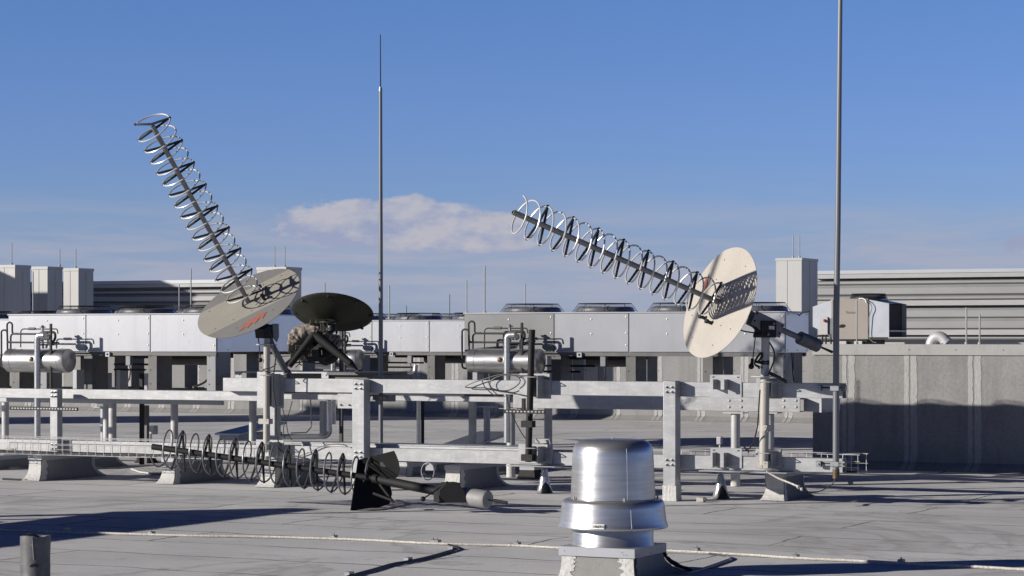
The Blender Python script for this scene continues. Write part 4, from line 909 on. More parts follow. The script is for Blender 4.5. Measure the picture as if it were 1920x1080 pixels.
alc([D(502, 612, d1-.12), D(512, 640, d1-.12), D(517, 665, d1-.12), D(514, 695, d1-.12), D(512, 720, d1-.12), D(518, 770, d1-.1), D(517, 800, d1-.12), D(522, 828, d1-.14), D(528, 836, d1-.14)], 0.0075)
alc([D(518, 683, d1-.1), D(507, 690, d1-.12), D(494, 693, d1-.12), D(500, 697, d1-.14), D(512, 700, d1-.12)], 0.006)
alc([D(526, 750, d1+.3), D(536, 790, d1+.3), D(541, 815, d1+.3), D(548, 825, d1+.3)], 0.005)
alc([D(548, 752, d1+.4), D(540, 780, d1+.4), D(532, 800, d1+.4), D(533, 822, d1+.3)], 0.005)
# fallen antenna
af = thing('helical_antenna', 'fallen black helical antenna lying on the roof with its disc bent', 'antenna', G(690, 958), 'helical antennas')
tip = D(289, 838, 24.0); cen = D(700, 897, 23.4); nf = (tip-cen).normalized(); Lf = (tip-cen).length
print('fallen length', Lf, L3, L1_)
helical(af, cen, nf, 0.6, 15.9, (Lf-0.06)/16.0, 0.192, 2.0, Lf+0.02, 1, 'blackm', 'wired', reflector=False, e1=CV(0.1, 1, 0), br_=0.031)
V = lambda x, y, d: D(x, y, d)
q = MB(); q.plate([V(671, 862, 23.55), V(657, 957, 23.15), V(672, 958, 23.12), V(700, 955, 23.2), V(730, 945, 23.4), V(735, 925, 23.5), V(730, 905, 23.55)], CV(.002, 0, .002))
q.plate([V(671, 862, 23.55), V(730, 905, 23.55), V(737, 900, 23.45), V(747, 893, 23.30), V(750, 880, 23.2), V(748, 866, 23.15), V(743, 853, 23.15), V(739, 845, 23.2)], CV(0, 0, .003))
k_ = [G(668, 957, .012), G(700, 952, .02), G(725, 944, .03), G(745, 937, .035), G(757, 939, .03), G(755, 944, .02), G(740, 949, .014), G(712, 955, .012)]
q.plate(k_, UP*0.002, mi=1)
rr = q.build('reflector', [M['blackm'], M['cream']], af, smooth=12)
q = MB(); q.plate([V(712, 866, 23.33), V(722, 868, 23.33), V(724, 876, 23.33), V(714, 874, 23.33)], CV(.001, 0, .003)); q.build('worn_sticker', M['greym'], rr, smooth=0)
for pts in ([V(712, 908, 23.3), V(738, 942, 23.2)], [V(700, 925, 23.2), V(735, 938, 23.1)]): q = MB(); q.tube(pts, 0.014, 8); q.build('back_brace', M['blackm'], af)
endp = D(865, 930, 22.95)
q = MB(); q.cyl(cen, endp, 0.046, n=18); q.build('support_tube', M['blackm'], af)
hd = D(842, 925, 22.95)
q = MB(); q.plate([V(818, 917, 22.9), V(833, 905, 22.9), V(857, 904, 22.9), V(858, 911, 22.9), (V(866, 918, 22.9)), V(869, 941, 22.9), V(818, 942, 22.9)], CV(0.03, 0, .09)); q.build('elevation_head', M['blackm'], af, bevel=0.004)
w0, w1 = D(869, 930, 22.95), D(915, 937, 22.75)
q = MB(); q.lathe(w0, (w1-w0).normalized(), [(0.078, 0), (0.088, 0.012), (0.088, (w1-w0).length-0.012), (0.080, (w1-w0).length)], 30); q.build('counterweight', M['weightl'], af)
q = MB(); q.tube([w1, D(926, 939, 22.72)], 0.006, 8); q.tube([D(925, 938.5, 22.72), D(951, 943, 22.66)], 0.017, 8); q.build('weight_screw', M['blackm'], af)
q = MB(); q.tube([D(838, 906, 22.9), D(795, 934, 22.75)], 0.007, 8); q.ball(D(793, 935.5, 22.75), 0.026, n=14); q.ball(D(838, 906, 22.9), 0.02, n=10); q.build('lever_handle', M['blackm'], af)

# ---------------------------------------------------------------- masts, whips, poles
bm_ = thing('short_mast', 'short black mast clamped to the frame in front of the condenser pipes', 'mast', P(993, 866, YM))
mast(bm_, (997.5, 990.5), YM, 618, 866, 12.5, 'blackm')
for y in (795, 858): clamp(bm_, 992, y, YM, 0.08, 0.07, 'blackm')
clamp(bm_, 996.5, 640, YM, 0.045, 0.02, 'blackm')
wallbracket(bm_, 974, 1033, 700, 747, YM); wallbracket(bm_, 972, 1036, 832, 868, YM)
q = MB(); p = P(1017, 826, YB+.05); q.box(p.x-.09, p.x+.05, p.y, p.y+.1, p.z-.03, p.z+.02); q.tube(bez([(p.x+.03, p.y-.01, p.z), (p.x+.09, p.y-.02, p.z+.01), (p.x+.11, p.y-.02, p.z-.08)], 6), .007, 6); q.build('cable_gland', M['galv'], bm_, bevel=0.003, seg=1)
wp = thing('whip_antenna', 'tall thin whip antenna pole rising behind the central post', 'antenna', P(714, 832, YF+.5))
Yw = YF+0.5; dw = (P(714, 700, Yw)-CAMP).dot(FW); pxm = dw/FPX
q = MB(); q.tube([P(714, 832, Yw), P(714, 500, Yw), P(713.5, 170, Yw)], [4.3*pxm, 4.0*pxm, 3.1*pxm], 16); q.build('pole', M['greypole'], wp)
q = MB(); q.tube([P(713.5, 171, Yw), P(713.5, 163, Yw)], [3.6*pxm, 2.6*pxm], 12); q.build('ferrule', M['zinc'], wp)
q = MB(); q.tube([P(713.5, 164, Yw), P(713.2, 65, Yw)], [1.2*pxm, 0.9*pxm], 8); q.build('whip', M['blackm'], wp)
q = MB(); a, b_ = P(694, 740, YB+.13), P(738, 753, YB+.13); q.box(a.x, b_.x, YB+.121, YB+.18, b_.z, a.z); q.box(a.x+.06, a.x+.10, YB+.18, Yw+.03, b_.z+.01, a.z-.01); 
for xx in (700, 715, 722): p = P(xx, 746, YB+.12); q.box(p.x-.018, p.x+.018, YB+.10, YB+.1205, p.z-.018, p.z+.018, mi=1)
q.build('pole_bracket', [M['greym'], M['zinc']], wp, bevel=0.002, seg=1)
op = thing('pole_antenna', 'thick grey pole antenna at right running out of the top of the photo', 'antenna', P(1567, 890, YF-.1))
Yo = YF-0.02; do = (P(1567, 700, Yo)-CAMP).dot(FW); pxm = do/FPX
q = MB(); q.tube([P(1567.3, 882, Yo), P(1568, 600, Yo), P(1571, 420, Yo), P(1575.5, 0, Yo), P(1578, -260, Yo)], [6.0*pxm, 5.9*pxm, 5.3*pxm, 4.2*pxm, 3.4*pxm], 20); q.build('pole', M['greypole'], op)
q = MB(); q.tube([P(1567.5, 880, Yo), P(1567.5, 897, Yo)], 6.6*pxm, 16); q.build('connector', M['rust'], op)
for y in (728, 870):
    q = MB(); a, b_ = P(1530, y-6, YB-.03), P(1585, y+4, YB-.03)
    q.box(a.x, b_.x, YB-.035, YB-.003, b_.z, a.z, mi=0); q.box(a.x+.04, b_.x-.04, YB-.040, YB-.0352, b_.z+.018, a.z-.018, mi=1)
    for xx in (1536, 1583): p = P(xx, y, YB-.04); q.box(p.x-.025, p.x+.025, YB-.07, YB-.0405, p.z-.03, p.z+.03); q.lathe((p.x, YB-.07, p.z), (0, -1, 0), [(.012, 0), (.012, .012), (0, .013)], 6)
    p = P(1567, y, Yo); pc_ = q.build('pole_clamp', [M['zinc'], M['dark']], op, bevel=0.002, seg=1)
    q = MB(); q.box(p.x-.045, p.x+.045, Yo-.045, Yo-.032, p.z-.025, p.z+.025); q.build('strap', M['zinc'], pc_, bevel=0.002, seg=1)
cablething('grounding_cable', 'thin cable drooping from the foot of the thick grey pole', [P(1567, 896, Yo), P(1560, 908, Yo), P(1540, 920, Yo-.05), P(1520, 923, Yo-.1), P(1505, 918, Yo-.2), P(1498, 914, Yo-.2)], 0.006, 'pipe')
q = MB(); q.tube(bez([P(1437, 884, YM-.1), P(1460, 897, YM-.1), P(1480, 905, YM-.15), P(1499, 913, YM-.2)], 6), 0.010, 8); q.ball(P(1497, 913, YM-.2), 0.022, n=8, jit=.15); q.ball(P(1503, 917, YM-.2), 0.018, n=8, jit=.15)
solo('grounding_braid', q, M['rope'], 'pale braided strap with a lumpy joint in front of the largest curb', 'cable')
#==DISH
# ---------------------------------------------------------------- olive tripod dish
ZT = P(600, 696, 25.2).z
td = thing('satellite_dish', 'olive green satellite dish facing up on black tripod legs', 'satellite dish', P(610, 696, 25.3))
OD = D(624, 586, 28.6); dn = CV(0.06, .885, -.46).normalized(); rd = 76.5*28.6/FPX
prof = [(0.0, -0.155), (rd*.2, -0.150), (rd*.45, -0.122), (rd*.7, -0.075), (rd*.9, -0.024), (rd, 0.0), (rd*1.004, 0.006), (rd*.98, 0.006), (rd*.9, -0.012), (rd*.6, -0.085), (rd*.3, -0.125), (0, -0.135)]
q = MB(); q.lathe(OD, dn, prof, 72)
rf_ = q.build('dish_reflector', M['olive'], td, smooth=50)
ee1 = dn.orthogonal().normalized(); ee2 = dn.cross(ee1)
for k in range(8):
    a = k*math.pi/4+.35; u = ee1*math.cos(a)+ee2*math.sin(a); c = OD+u*rd*0.93-dn*0.03
    q = MB(); q.obox(c, u, dn, u.cross(dn), 0.02, 0.012, 0.012); q.build('rim_catch', M['olive'], rf_, bevel=0.003)
for dx, dy, s_ in ((-.18, .0, .07), (-.12, .05, .06), (-.2, .04, .05)):
    q = MB(); c = OD-dn*0.135+RT*dx-FW*(.1+dy); q.obox(c, RT, dn, RT.cross(dn), s_, 0.03, .035); q.build('stiffener', M['olive'], rf_, bevel=0.008)
z2 = lambda x, y, d=28.6: D(520+x/6.0, 540+y/6.0, d)
q = MB(); q.tube([z2(570, 380, 28.35), z2(575, 480, 28.4)], 0.085, 18); q.build('neck', M['oliveblack'], td)
q = MB(); 
for k in range(5): a = -1.2+k*0.6; c = z2(572, 395, 28.35); q.tube([c+RT*.095*math.sin(a)-FW*.095*math.cos(a), c+RT*.085*math.sin(a)-FW*.085*math.cos(a)-UP*.09], .008, 6)
q.tube([z2(572, 385, 28.35)+RT*.1*math.cos(i*math.pi/12)-FW*.1*math.sin(i*math.pi/12) for i in range(24)], .012, 8, closed=True); q.build('neck_cage', M['olive'], td)
def lump(name, parts, m, seed, disp=0.03, par=td):
    q = MB(); random.seed(seed)
    for (x, y, d, r, sc) in parts: q.ball(z2(x, y, d), r, sc, n=18, jit=0.03)
    o = q.build(name, M[m], par, smooth=60)
    tx = bpy.data.textures.new(name+'_tex', 'CLOUDS'); tx.noise_scale = 0.06
    s_ = o.modifiers.new('sub', 'SUBSURF'); s_.levels = 1; s_.render_levels = 1
    dm = o.modifiers.new('disp', 'DISPLACE'); dm.texture = tx; dm.strength = disp; dm.texture_coords = 'LOCAL'
    return o
lump('electronics_case', [(480, 700, 28.6, .20, (1.2, .8, .62)), (330, 690, 28.6, .16, (1.1, .8, .75)), (560, 740, 28.65, .17, (.9, .8, .8)), (400, 760, 28.6, .15, (1.5, .8, .45))], 'oliveblack', 4, .05)
random.seed(9); q = MB(); pth = [z2(x, y, 28.5) for x, y in ((165, 650), (195, 570), (280, 520), (400, 490), (500, 510), (580, 570), (660, 610), (700, 650))]
sp = bez(pth, 6); q.tube(sp, [(.03+.075*math.sin(math.pi*min(1, (i+3)/(len(sp)+2)))**.6)*random.uniform(.85, 1.15) for i in range(len(sp))], 26)
cc_ = q.build('camouflage_cover', M['camo'], td, smooth=60)
tx = bpy.data.textures.new('cloth_tex', 'CLOUDS'); tx.noise_scale = 0.13; s_ = cc_.modifiers.new('sub', 'SUBSURF'); s_.levels = 1; s_.render_levels = 1
dm = cc_.modifiers.new('disp', 'DISPLACE'); dm.texture = tx; dm.strength = .09; dm.mid_level = .5; dm.texture_coords = 'LOCAL'
q = MB(); q.tube(bez([z2(x, y, 28.35) for x, y in ((480, 560), (560, 600), (620, 650), (680, 700))], 5), .022, 10); q.build('equipment_strap', M['olive'], td)
lump('white_bag', [(578, 447, 28.3, .036, (1.0, .8, 1.1))], 'coat', 12, .01)
random.seed(21)
for (x, y, w_, h_) in ((200, 740, .055, .05), (160, 690, .04, .05), (320, 700, .05, .035), (370, 655, .04, .03), (390, 800, .07, .03), (300, 790, .05, .03), (470, 800, .06, .03), (250, 680, .05, .04), (430, 740, .04, .05), (590, 650, .05, .05)):
    q = MB(); q.obox(z2(x, y, 28.36), RT, FW, UP, w_, .04, h_); q.build('equipment_box', M['olive'], td, bevel=0.008)
def leg(pa, pb, r0, r1, da, db):
    q = MB(); q.tube([z2(*pa, da), z2(*pb, db)], [r0, r1], 14); q.build('leg', M['blackm'], td)
leg((420, 520), (135, 880), .052, .034, 28.35, 28.2); leg((430, 530), (830, 850), .064, .040, 28.35, 28.2); leg((300, 700), (80, 880), .03, .03, 28.7, 28.5)
q = MB(); q.tube([z2(820, 840, 28.2), z2(905, 922, 28.2)], [.040, .008], 12); q.box(*sorted((z2(895, 920, 28.2).x, z2(940, 920, 28.2).x)), z2(900, 920, 28.2).y-.05, z2(900, 920, 28.2).y+.05, z2(900, 935, 28.2).z-.004, z2(900, 922, 28.2).z); q.build('foot', M['blackm'], td)
for pts, r in (([(0, 780), (60, 768), (140, 765)], .005), ([(205, 895), (250, 850), (280, 820)], .005), ([(265, 640), (270, 700), (300, 730)], .005), ([(150, 690), (200, 660), (250, 700)], .007), ([(160, 850), (300, 830), (420, 845), (520, 850)], .008)):
    q = MB(); q.tube(bez([z2(x, y, 28.3) for x, y in pts], 6), r, 6); q.build('dish_cable', M['cable'], td)
q = MB()
for x, y in ((340, 650), (300, 770), (360, 720), (500, 700)): q.tube([z2(x, y, 28.28), z2(x+4, y+50, 28.28)], .007, 6)
q.build('webbing_strap', M['camo'], td)
# platform
Yq = 25.15
pf = thing('equipment_platform', 'long shallow galvanised platform under the tripod dish', 'platform', (P(575, 712, Yq).x, Yq+.5, ZT-.12))
a, b_ = P(441, 700, Yq).x, P(611, 700, Yq).x; c_ = P(718, 700, Yq+.02).x
q = MB(); q.box(a, b_+.02, Yq, Yq+1.0, ZT-.028, ZT-.008); q.build('top_plate', M['galv'], pf, bevel=0.002, seg=1)
q = MB(); q.box(b_+.021, b_+.6, Yq-.02, Yq+1.0, ZT-.045, ZT-.01); q.build('lid', M['legs'], pf, bevel=0.003, seg=1)
q = MB(); q.box(b_-.06, b_+.62, Yq+.05, Yq+1.0, ZT-.16, ZT-.046); q.build('side_channel', M['legs'], pf, smooth=0)
for xx in (a, b_-.06):
    q = MB(); q.box(xx, xx+.10, Yq-.006, Yq-.0005, ZT-.115, ZT-.008); q.cyl((xx+.07, Yq-.006, ZT-.05), (xx+.07, Yq-.009, ZT-.05), .008, n=8, mi=1); q.build('hanger', [M['galv'], M['dark']], pf, smooth=0)
q = MB(); q.box(a+.1, b_-.06, Yq+.3, Yq+.31, ZT-.16, ZT-.03); q.build('back_web', M['legs'], pf, smooth=0)
for xx in (a+.2, b_+.3): q = MB(); q.box(xx, xx+.08, Yq+.35, Yq+.43, zr1-.01, ZT-.16); q.build('leg', M['galvdull'], pf, smooth=0)
#==SMALL
# ---------------------------------------------------------------- exhaust fan
dF = 16.83; FC = D(1150, 1000, dF); FC.z = 0
zf = lambda y, d=dF: CH-(y-HY)*d/FPX; wf = lambda px_, d=dF: px_*d/FPX
corner = D(1190, 1030, 16.5); cw = 0.585; zc1 = corner.z; zc0 = CH-(1047.5-HY)*16.5/FPX
cx, cy = corner.x-cw/2, corner.y+cw/2
FCx, FCy = cx, cy
tp = CAMP+RT*(-9.55)+FW*20.61; tp.z = 0  # unseen pole, set where its shadow crosses the right disc
t = thing('unseen_pole', 'unseen tall plain pole outside the left edge', 'pole', tp); q = MB(); q.tube([tp+UP*.003, tp+UP*6.6], [.055, .04], 14); q.build('pole', M['greypole'], t); q = MB(); q.lathe(tp, (0, 0, 1), [(.14, .004), (.14, .02), (.07, .03)], 16); q.build('base_plate', M['galvdull'], t)
ef = thing('exhaust_fan', 'spun aluminium dome exhaust fan on a granular curb in the foreground', 'exhaust fan', (cx, cy, 0))
dC = (Vector((cx, cy, 1))-CAMP).dot(FW); ZF = lambda y: CH-(y-HY)*dC/FPX; WF = lambda p_: p_*dC/FPX
print('fan centre px', 960+FPX*Vector((cx, cy, 0)).dot(RT)/dC, dC)
q = MB(); R0 = WF(79.5)
q.lathe((cx, cy, 0), (0, 0, 1), [(R0*1.0, ZF(934)), (R0*0.985, ZF(905)), (R0*0.965, ZF(870)), (R0*0.95, ZF(847)), (R0*0.925, ZF(838)), (R0*0.88, ZF(831)), (R0*0.81, ZF(826.5)), (R0*0.70, ZF(824)), (R0*0.35, ZF(822.5)), (0.0, ZF(822))], 96)
pr_ = [(R0*1.002, ZF(933)), (R0*.987, ZF(905)), (R0*.967, ZF(870)), (R0*.952, ZF(847)), (R0*.93, ZF(838))]; an_ = math.atan2(-FW.y, -FW.x)+.30
q.tube([(cx+r_*math.cos(an_), cy+r_*math.sin(an_), z_) for r_, z_ in pr_], .0014, 6)
dome = q.build('dome_cap', M['spun'], ef, smooth=50)
q = MB(); q.cyl((cx, cy, ZF(822.6)), (cx, cy, ZF(821)), .01, n=8); 
for a in (-2.2, -0.9, 0.4, 1.7): q.cyl((cx+R0*1.05*math.cos(a), cy+R0*1.05*math.sin(a), ZF(936)), (cx+R0*1.05*math.cos(a), cy+R0*1.05*math.sin(a), ZF(929)), .007, n=8)
q.build('cap_screw', M['zinc'], dome)
q = MB(); R1 = WF(103)
q.lathe((cx, cy, 0), (0, 0, 1), [(R0*0.99, ZF(934.5)), (R0*1.10, ZF(934.5)), (R0*1.17, ZF(936.5)), (R0*1.205, ZF(941)), (R0*1.22, ZF(950)), (R1*0.975, ZF(976)), (R1, ZF(984)), (R1*1.006, ZF(986)), (R1*0.995, ZF(988)), (R1*0.98, ZF(985)), (R0*1.16, ZF(950)), (R0*0.96, ZF(938))], 96)
q.tube([(cx+r_*math.cos(an_), cy+r_*math.sin(an_), z_) for r_, z_ in ((R0*1.222, ZF(950)), (R1*.977, ZF(976)), (R1*1.002, ZF(984)))], .0014, 6)
ap = q.build('wind_band', M['spun'], ef, smooth=50)
q = MB(); q.lathe((cx, cy, 0), (0, 0, 1), [(WF(76), ZF(945)), (WF(76), ZF(1017)), (WF(78), ZF(1020)), (WF(78), zc1+.001)], 72); q.build('fan_neck', M['spun'], ef, smooth=50)
# sticker
va = math.atan2(-FW.y, -FW.x); ph = math.asin((1120-1150)/100.0); ang = va+ph
R2 = WF(101.2); zl = ZF(981.5)
nrm = Vector((math.cos(ang), math.sin(ang), 0.0)); tg = Vector((-math.sin(ang), math.cos(ang), 0))
q = MB(); vs = []
for i in range(9):
    a = ang+(i/8-0.5)*(WF(21.5)/R2)
    for zz_, r_ in ((ZF(984.2), R1*1.0+.006), (ZF(975.2), R1*.976+.008)): vs.append((cx+r_*math.cos(a), cy+r_*math.sin(a), zz_))
q.add(vs, [(2*i, 2*i+2, 2*i+3, 2*i+1) for i in range(8)]); stk = q.build('number_sticker', M['white'], ap, smooth=60)
textmesh('sticker_number', '19629-0', WF(6.4), M['dark'], ap, Vector((cx, cy, ZF(979.7)))+nrm*(R1*.989+.0098), tg, UP, bold=True)
q = MB(); q.box(cx-cw/2, cx+cw/2, cy-cw/2, cy+cw/2, zc0, zc1); 
rnd = random.Random(4)
for k in range(12):
    if k < 7: q.cyl((cx+cw/2, cy-cw/2+cw*rnd.uniform(.05, .95), zc0+(zc1-zc0)*rnd.uniform(.2, .7)), (cx+cw/2+.003, cy-cw/2+cw*.5, zc0+.03), .004, n=6, mi=1) if False else None
for fx, fz in ((.08, .5), (.86, .35), (.9, .3), (.84, .6)): q.cyl((cx-cw/2+cw*fx, cy-cw/2-.0015, zc0+(zc1-zc0)*fz), (cx-cw/2+cw*fx, cy-cw/2, zc0+(zc1-zc0)*fz), .0035, n=8, mi=1)
for fy, fz in ((.06, .3), (.12, .2), (.16, .4), (.5, .3), (.85, .5)): q.cyl((cx+cw/2, cy-cw/2+cw*fy, zc0+(zc1-zc0)*fz), (cx+cw/2+.0015, cy-cw/2+cw*fy, zc0+(zc1-zc0)*fz), .0045, n=8, mi=1)
q.build('curb_cap', [M['galvdull'] if False else M['cab'], M['dark']], ef, bevel=0.003, seg=1)
def flare(q, x0, x1, y0, y1, h, e, mi, k0=None):
    pr = [(e, .003), (e*.6, .02), (e*.3, .05), (e*.1, .09), (0, .13), (0, h)]; vs = []
    for ee, z in pr: g_ = ee*.12; vs += [(x0-g_, y0-g_, z), (x1+g_, y0-g_, z), (x1+ee, y1+ee, z), (x0-ee, y1+ee, z)]
    q.add(vs, [(k*4+i, k*4+(i+1) % 4, k*4+4+(i+1) % 4, k*4+4+i) for k in range(5) for i in range(4)], mi)
q = MB(); e = .02; flare(q, cx-cw/2+e, cx+cw/2-e, cy-cw/2+e, cy+cw/2-e, zc0-.001, .17, 0); crb = q.build('curb', M['curb'], ef, smooth=60)
# mastic corners of the curb
def corner_mastic(cx_, cy_, sx_, sy_, wd, seed):
    rnd = random.Random(seed); q = MB(); vs = []; n = 14; pr = [(.17, .003), (.102, .02), (.051, .05), (.017, .09), (0, .13), (0, zc0-.003)]
    for i in range(n):
        f = i/(n-1)*5; k = min(int(f), 4); g_ = f-k; ee = pr[k][0]*(1-g_)+pr[k+1][0]*g_; z = pr[k][1]*(1-g_)+pr[k+1][1]*g_
        w1_ = wd*(1+rnd.uniform(-.25, .25)); ee *= .12; c = Vector((cx_+sx_*(ee+.004), cy_+sy_*(ee+.004), z+.002))
        vs += [c-Vector((sx_*w1_, 0, 0)), c-Vector((sx_*w1_*.5, 0, 0))+Vector((0, sy_*.003, 0)), c, c-Vector((0, sy_*w1_*.12, 0))]
    q.add(vs, [(4*i+j, 4*i+j+1, 4*i+j+5, 4*i+j+4) for i in range(n-1) for j in range(3)]); q.build('corner_mastic', M['coat'], crb, smooth=60)
corner_mastic(cx+cw/2-e, cy-cw/2+e, 1, -1, .10, 3); corner_mastic(cx-cw/2+e, cy-cw/2+e, -1, -1, .10, 6)
q = MB(); random.seed(8)
for k in range(9): q.ball((cx+cw/2-e+.004+random.uniform(-.0, .01), cy-cw/2+e+.01+random.uniform(0, .03), zc0-.01-k*.02), .012, (.5, 1, 1.2), n=8, jit=.2)
q.tube([(cx+cw/2-e+.16*(1-k/14)**2.4+random.uniform(-.003, .003), cy+cw/2-e+.02+.15*(1-k/14)**2.4, .012+.16*k/14) for k in range(15)], [.016*random.uniform(.6, 1.2) for k in range(15)], 8)
q.build('tar_patch', M['tar'], crb)
# ---------------------------------------------------------------- vent pipe
vp = thing('vent_pipe', 'stubby mastic coated vent pipe at the bottom left corner', 'vent pipe', D(66.5, 1102, 16.0))
vb = D(66.5, 1102, 16.0); vb.z = 0; rv = 28.3*16/FPX; ztp = CH-(1004-HY)*16/FPX
q = MB(); n = 40; vs = []; rnd = random.Random(2)
lv = [(1.35, .003), (1.08, .03), (.98, .08)]+[(0.965+.035*f+.01*math.sin(f*9), .08+(ztp-.08)*f) for f in (.1, .2, .3, .4, .5, .6, .7, .8, .9, 1.0)]
for r_, z in lv+[(0.90, ztp-.001), (0.86, ztp-.2)]:
    for i in range(n):
        a = 2*math.pi*i/n; jz = (.006*math.sin(3*a)+rnd.uniform(-.003, .004)) if z >= ztp-.002 else 0
        vs.append((vb.x+rv*r_*math.cos(a)*(1+.012*math.sin(5*a+z*9)), vb.y+rv*r_*math.sin(a), z+jz))
m = len(lv)+2; q.add(vs, [(k*n+i, k*n+(i+1) % n, (k+1)*n+(i+1) % n, (k+1)*n+i) for k in range(m-1) for i in range(n)]); q.add([vs[(m-1)*n+i] for i in range(n)], [tuple(range(n))])
vpo = q.build('pipe', M['vent'], vp, smooth=60)
q = MB(); vs = []
for i in range(13):
    a = va+(.05+(i/12-.4)*.62); z = CH-(1060-HY)*16/FPX+.012*math.sin(i/12*math.pi); t_ = .008*math.sin(i/12*math.pi)**.5+.001
    for dz in (-t_, t_): vs.append((vb.x+rv*1.02*math.cos(a), vb.y+rv*1.02*math.sin(a), z+dz))
q.add(vs, [(2*i, 2*i+2, 2*i+3, 2*i+1) for i in range(12)]); q.build('tar_smear', M['tar'], vpo)
q = MB(); q.tube(bez([Vector((vb.x+rv*1.0*math.cos(va+.02*k), vb.y+rv*1.0*math.sin(va+.02*k), ztp-.004-.03*k)) for k in range(6)], 4), .006, 6); q.build('mastic_bead', M['vent'], vpo)
# ---------------------------------------------------------------- braided lightning cable on the roof
def gpath(pp, z=.014): return [G(x, y, z) for x, y in pp]
lc = thing('lightning_cable', 'pale braided lightning cable running across the whole foreground', 'cable', G(900, 1022))
main = [(-60, 988), (0, 992), (140, 998), (290, 1002.5), (370, 1004.5), (480, 1006), (625, 1010), (700, 1013), (815, 1019), (960, 1022.5), (1050, 1027), (1150, 1029), (1255, 1032.5), (1400, 1040), (1490, 1046), (1600, 1051), (1690, 1056), (1780, 1060), (1960, 1070)]
q = MB(); q.tube(bez(gpath(main), 6), .0115, 8); q.build('braid', M['rope'], lc)
for x, y in ((125, 997), (284, 1003), (626, 1010), (812, 1018.5), (820, 1019), (970, 1023), (1306, 1034), (1492, 1047), (1690, 1056)):
    c = G(x, y, .004); q = MB(); q.box(c.x-.035, c.x+.035, c.y-.05, c.y+.05, c.z, c.z+.006); q.obox(c+UP*.018, Vector((1, 0, 0)), Vector((0, 1, 0)), UP, .022, .03, .012); q.cyl(c+UP*.028, c+UP*.045, .006, n=8); q.build('cable_clip', M['zinc'], lc, bevel=.002, seg=1)
gB = 'dark branch cables lying on the roof'
b1 = thing('branch_cable', 'dark double cable branching from the braid toward the bottom centre', 'cable', G(760, 1055), gB)
for off in (0, 1.8):
    q = MB(); q.tube(bez(gpath([(818, 1019.5), (842, 1021), (856, 1026), (858, 1029), (845, 1032+off), (810, 1042+off), (770, 1051+off*.8), (735, 1057+off), (700, 1067+off*1.5), (670, 1075+off), (640, 1084), (600, 1096)], .010), 6), .0065, 7); q.build('strand', M['rope'] if False else M['cable'], b1)
for x, y in ((848, 1030), (765, 1051.5), (655, 1079)): c = G(x, y, .006); q = MB(); q.obox(c+UP*.014, Vector((1, 0, 0)), Vector((0, 1, 0)), UP, .02, .035, .012); q.build('cable_tie', M['zinc'], b1)
b2 = thing('branch_cable', 'dark cable looping from the braid back to the exhaust fan curb', 'cable', G(1340, 1060), gB)
for off in (0, 1.5):
    q = MB(); q.tube(bez(gpath([(1310, 1035), (1340, 1039), (1362, 1043), (1370, 1047), (1360, 1051+off), (1335, 1060+off), (1310, 1068+off), (1290, 1073+off), (1270, 1074), (1250, 1071)], .009), 6), .007, 7); q.build('strand', M['greypole'], b2)
# ---------------------------------------------------------------- cable loops on the upper beam
L6 = lambda x, y: P(780+x/4.0, 690+y/4.0, YB-.05)
cablething('coiled_cable', 'loose black cable loops hanging over the upper beam beside the black mast', [L6(*p_) for p_ in ((1000, 85), (900, 60), (760, 55), (640, 48), (520, 80), (430, 110), (370, 140), (420, 148), (520, 150), (600, 165), (690, 168), (760, 130), (782, 90), (750, 60), (660, 55), (590, 75), (555, 110), (570, 150), (640, 170), (700, 180), (760, 195), (830, 208))], .0055)
cablething('loose_cable', 'black cable hanging from the loops down to the black mast foot', [L6(*p_) for p_ in ((495, 92), (515, 140), (560, 185), (600, 210), (660, 215), (680, 200), (690, 260), (720, 350), (760, 430), (800, 500), (835, 545))], .0055)
cablething('loose_cable', 'black cable drooping from the lower beam between left mast and central post', [P(x, y, YB-.03) for x, y in ((558, 856), (580, 848), (600, 838), (625, 833), (645, 834), (652, 838))], .006)
cablething('loose_cable', 'black cable slung below the lower beam behind the fallen helix', [P(x, y, YB-.06) for x, y in ((520, 838), (535, 850), (570, 858), (590, 863), (620, 866), (650, 861))], .006)
cablething('loose_cable', 'thin dark wire hanging down the right end of the largest condenser', [P(1512, 584, Y3+.1)+Vector((0.03, 0, 0)), D(1500, 590, 27.7), D(1490, 615, 27.65), D(1485, 650, 27.6), D(1486, 690, 27.5), D(1489, 722, 27.4)], .007)
cablething('loose_cable', 'grey conduit curving down from the far left condenser', [D(400, 630, 30.2), D(400, 670, 30.0), D(396, 700, 29.9), D(383, 717, 29.8), D(362, 726, 29.6)], .014, 'greypole')
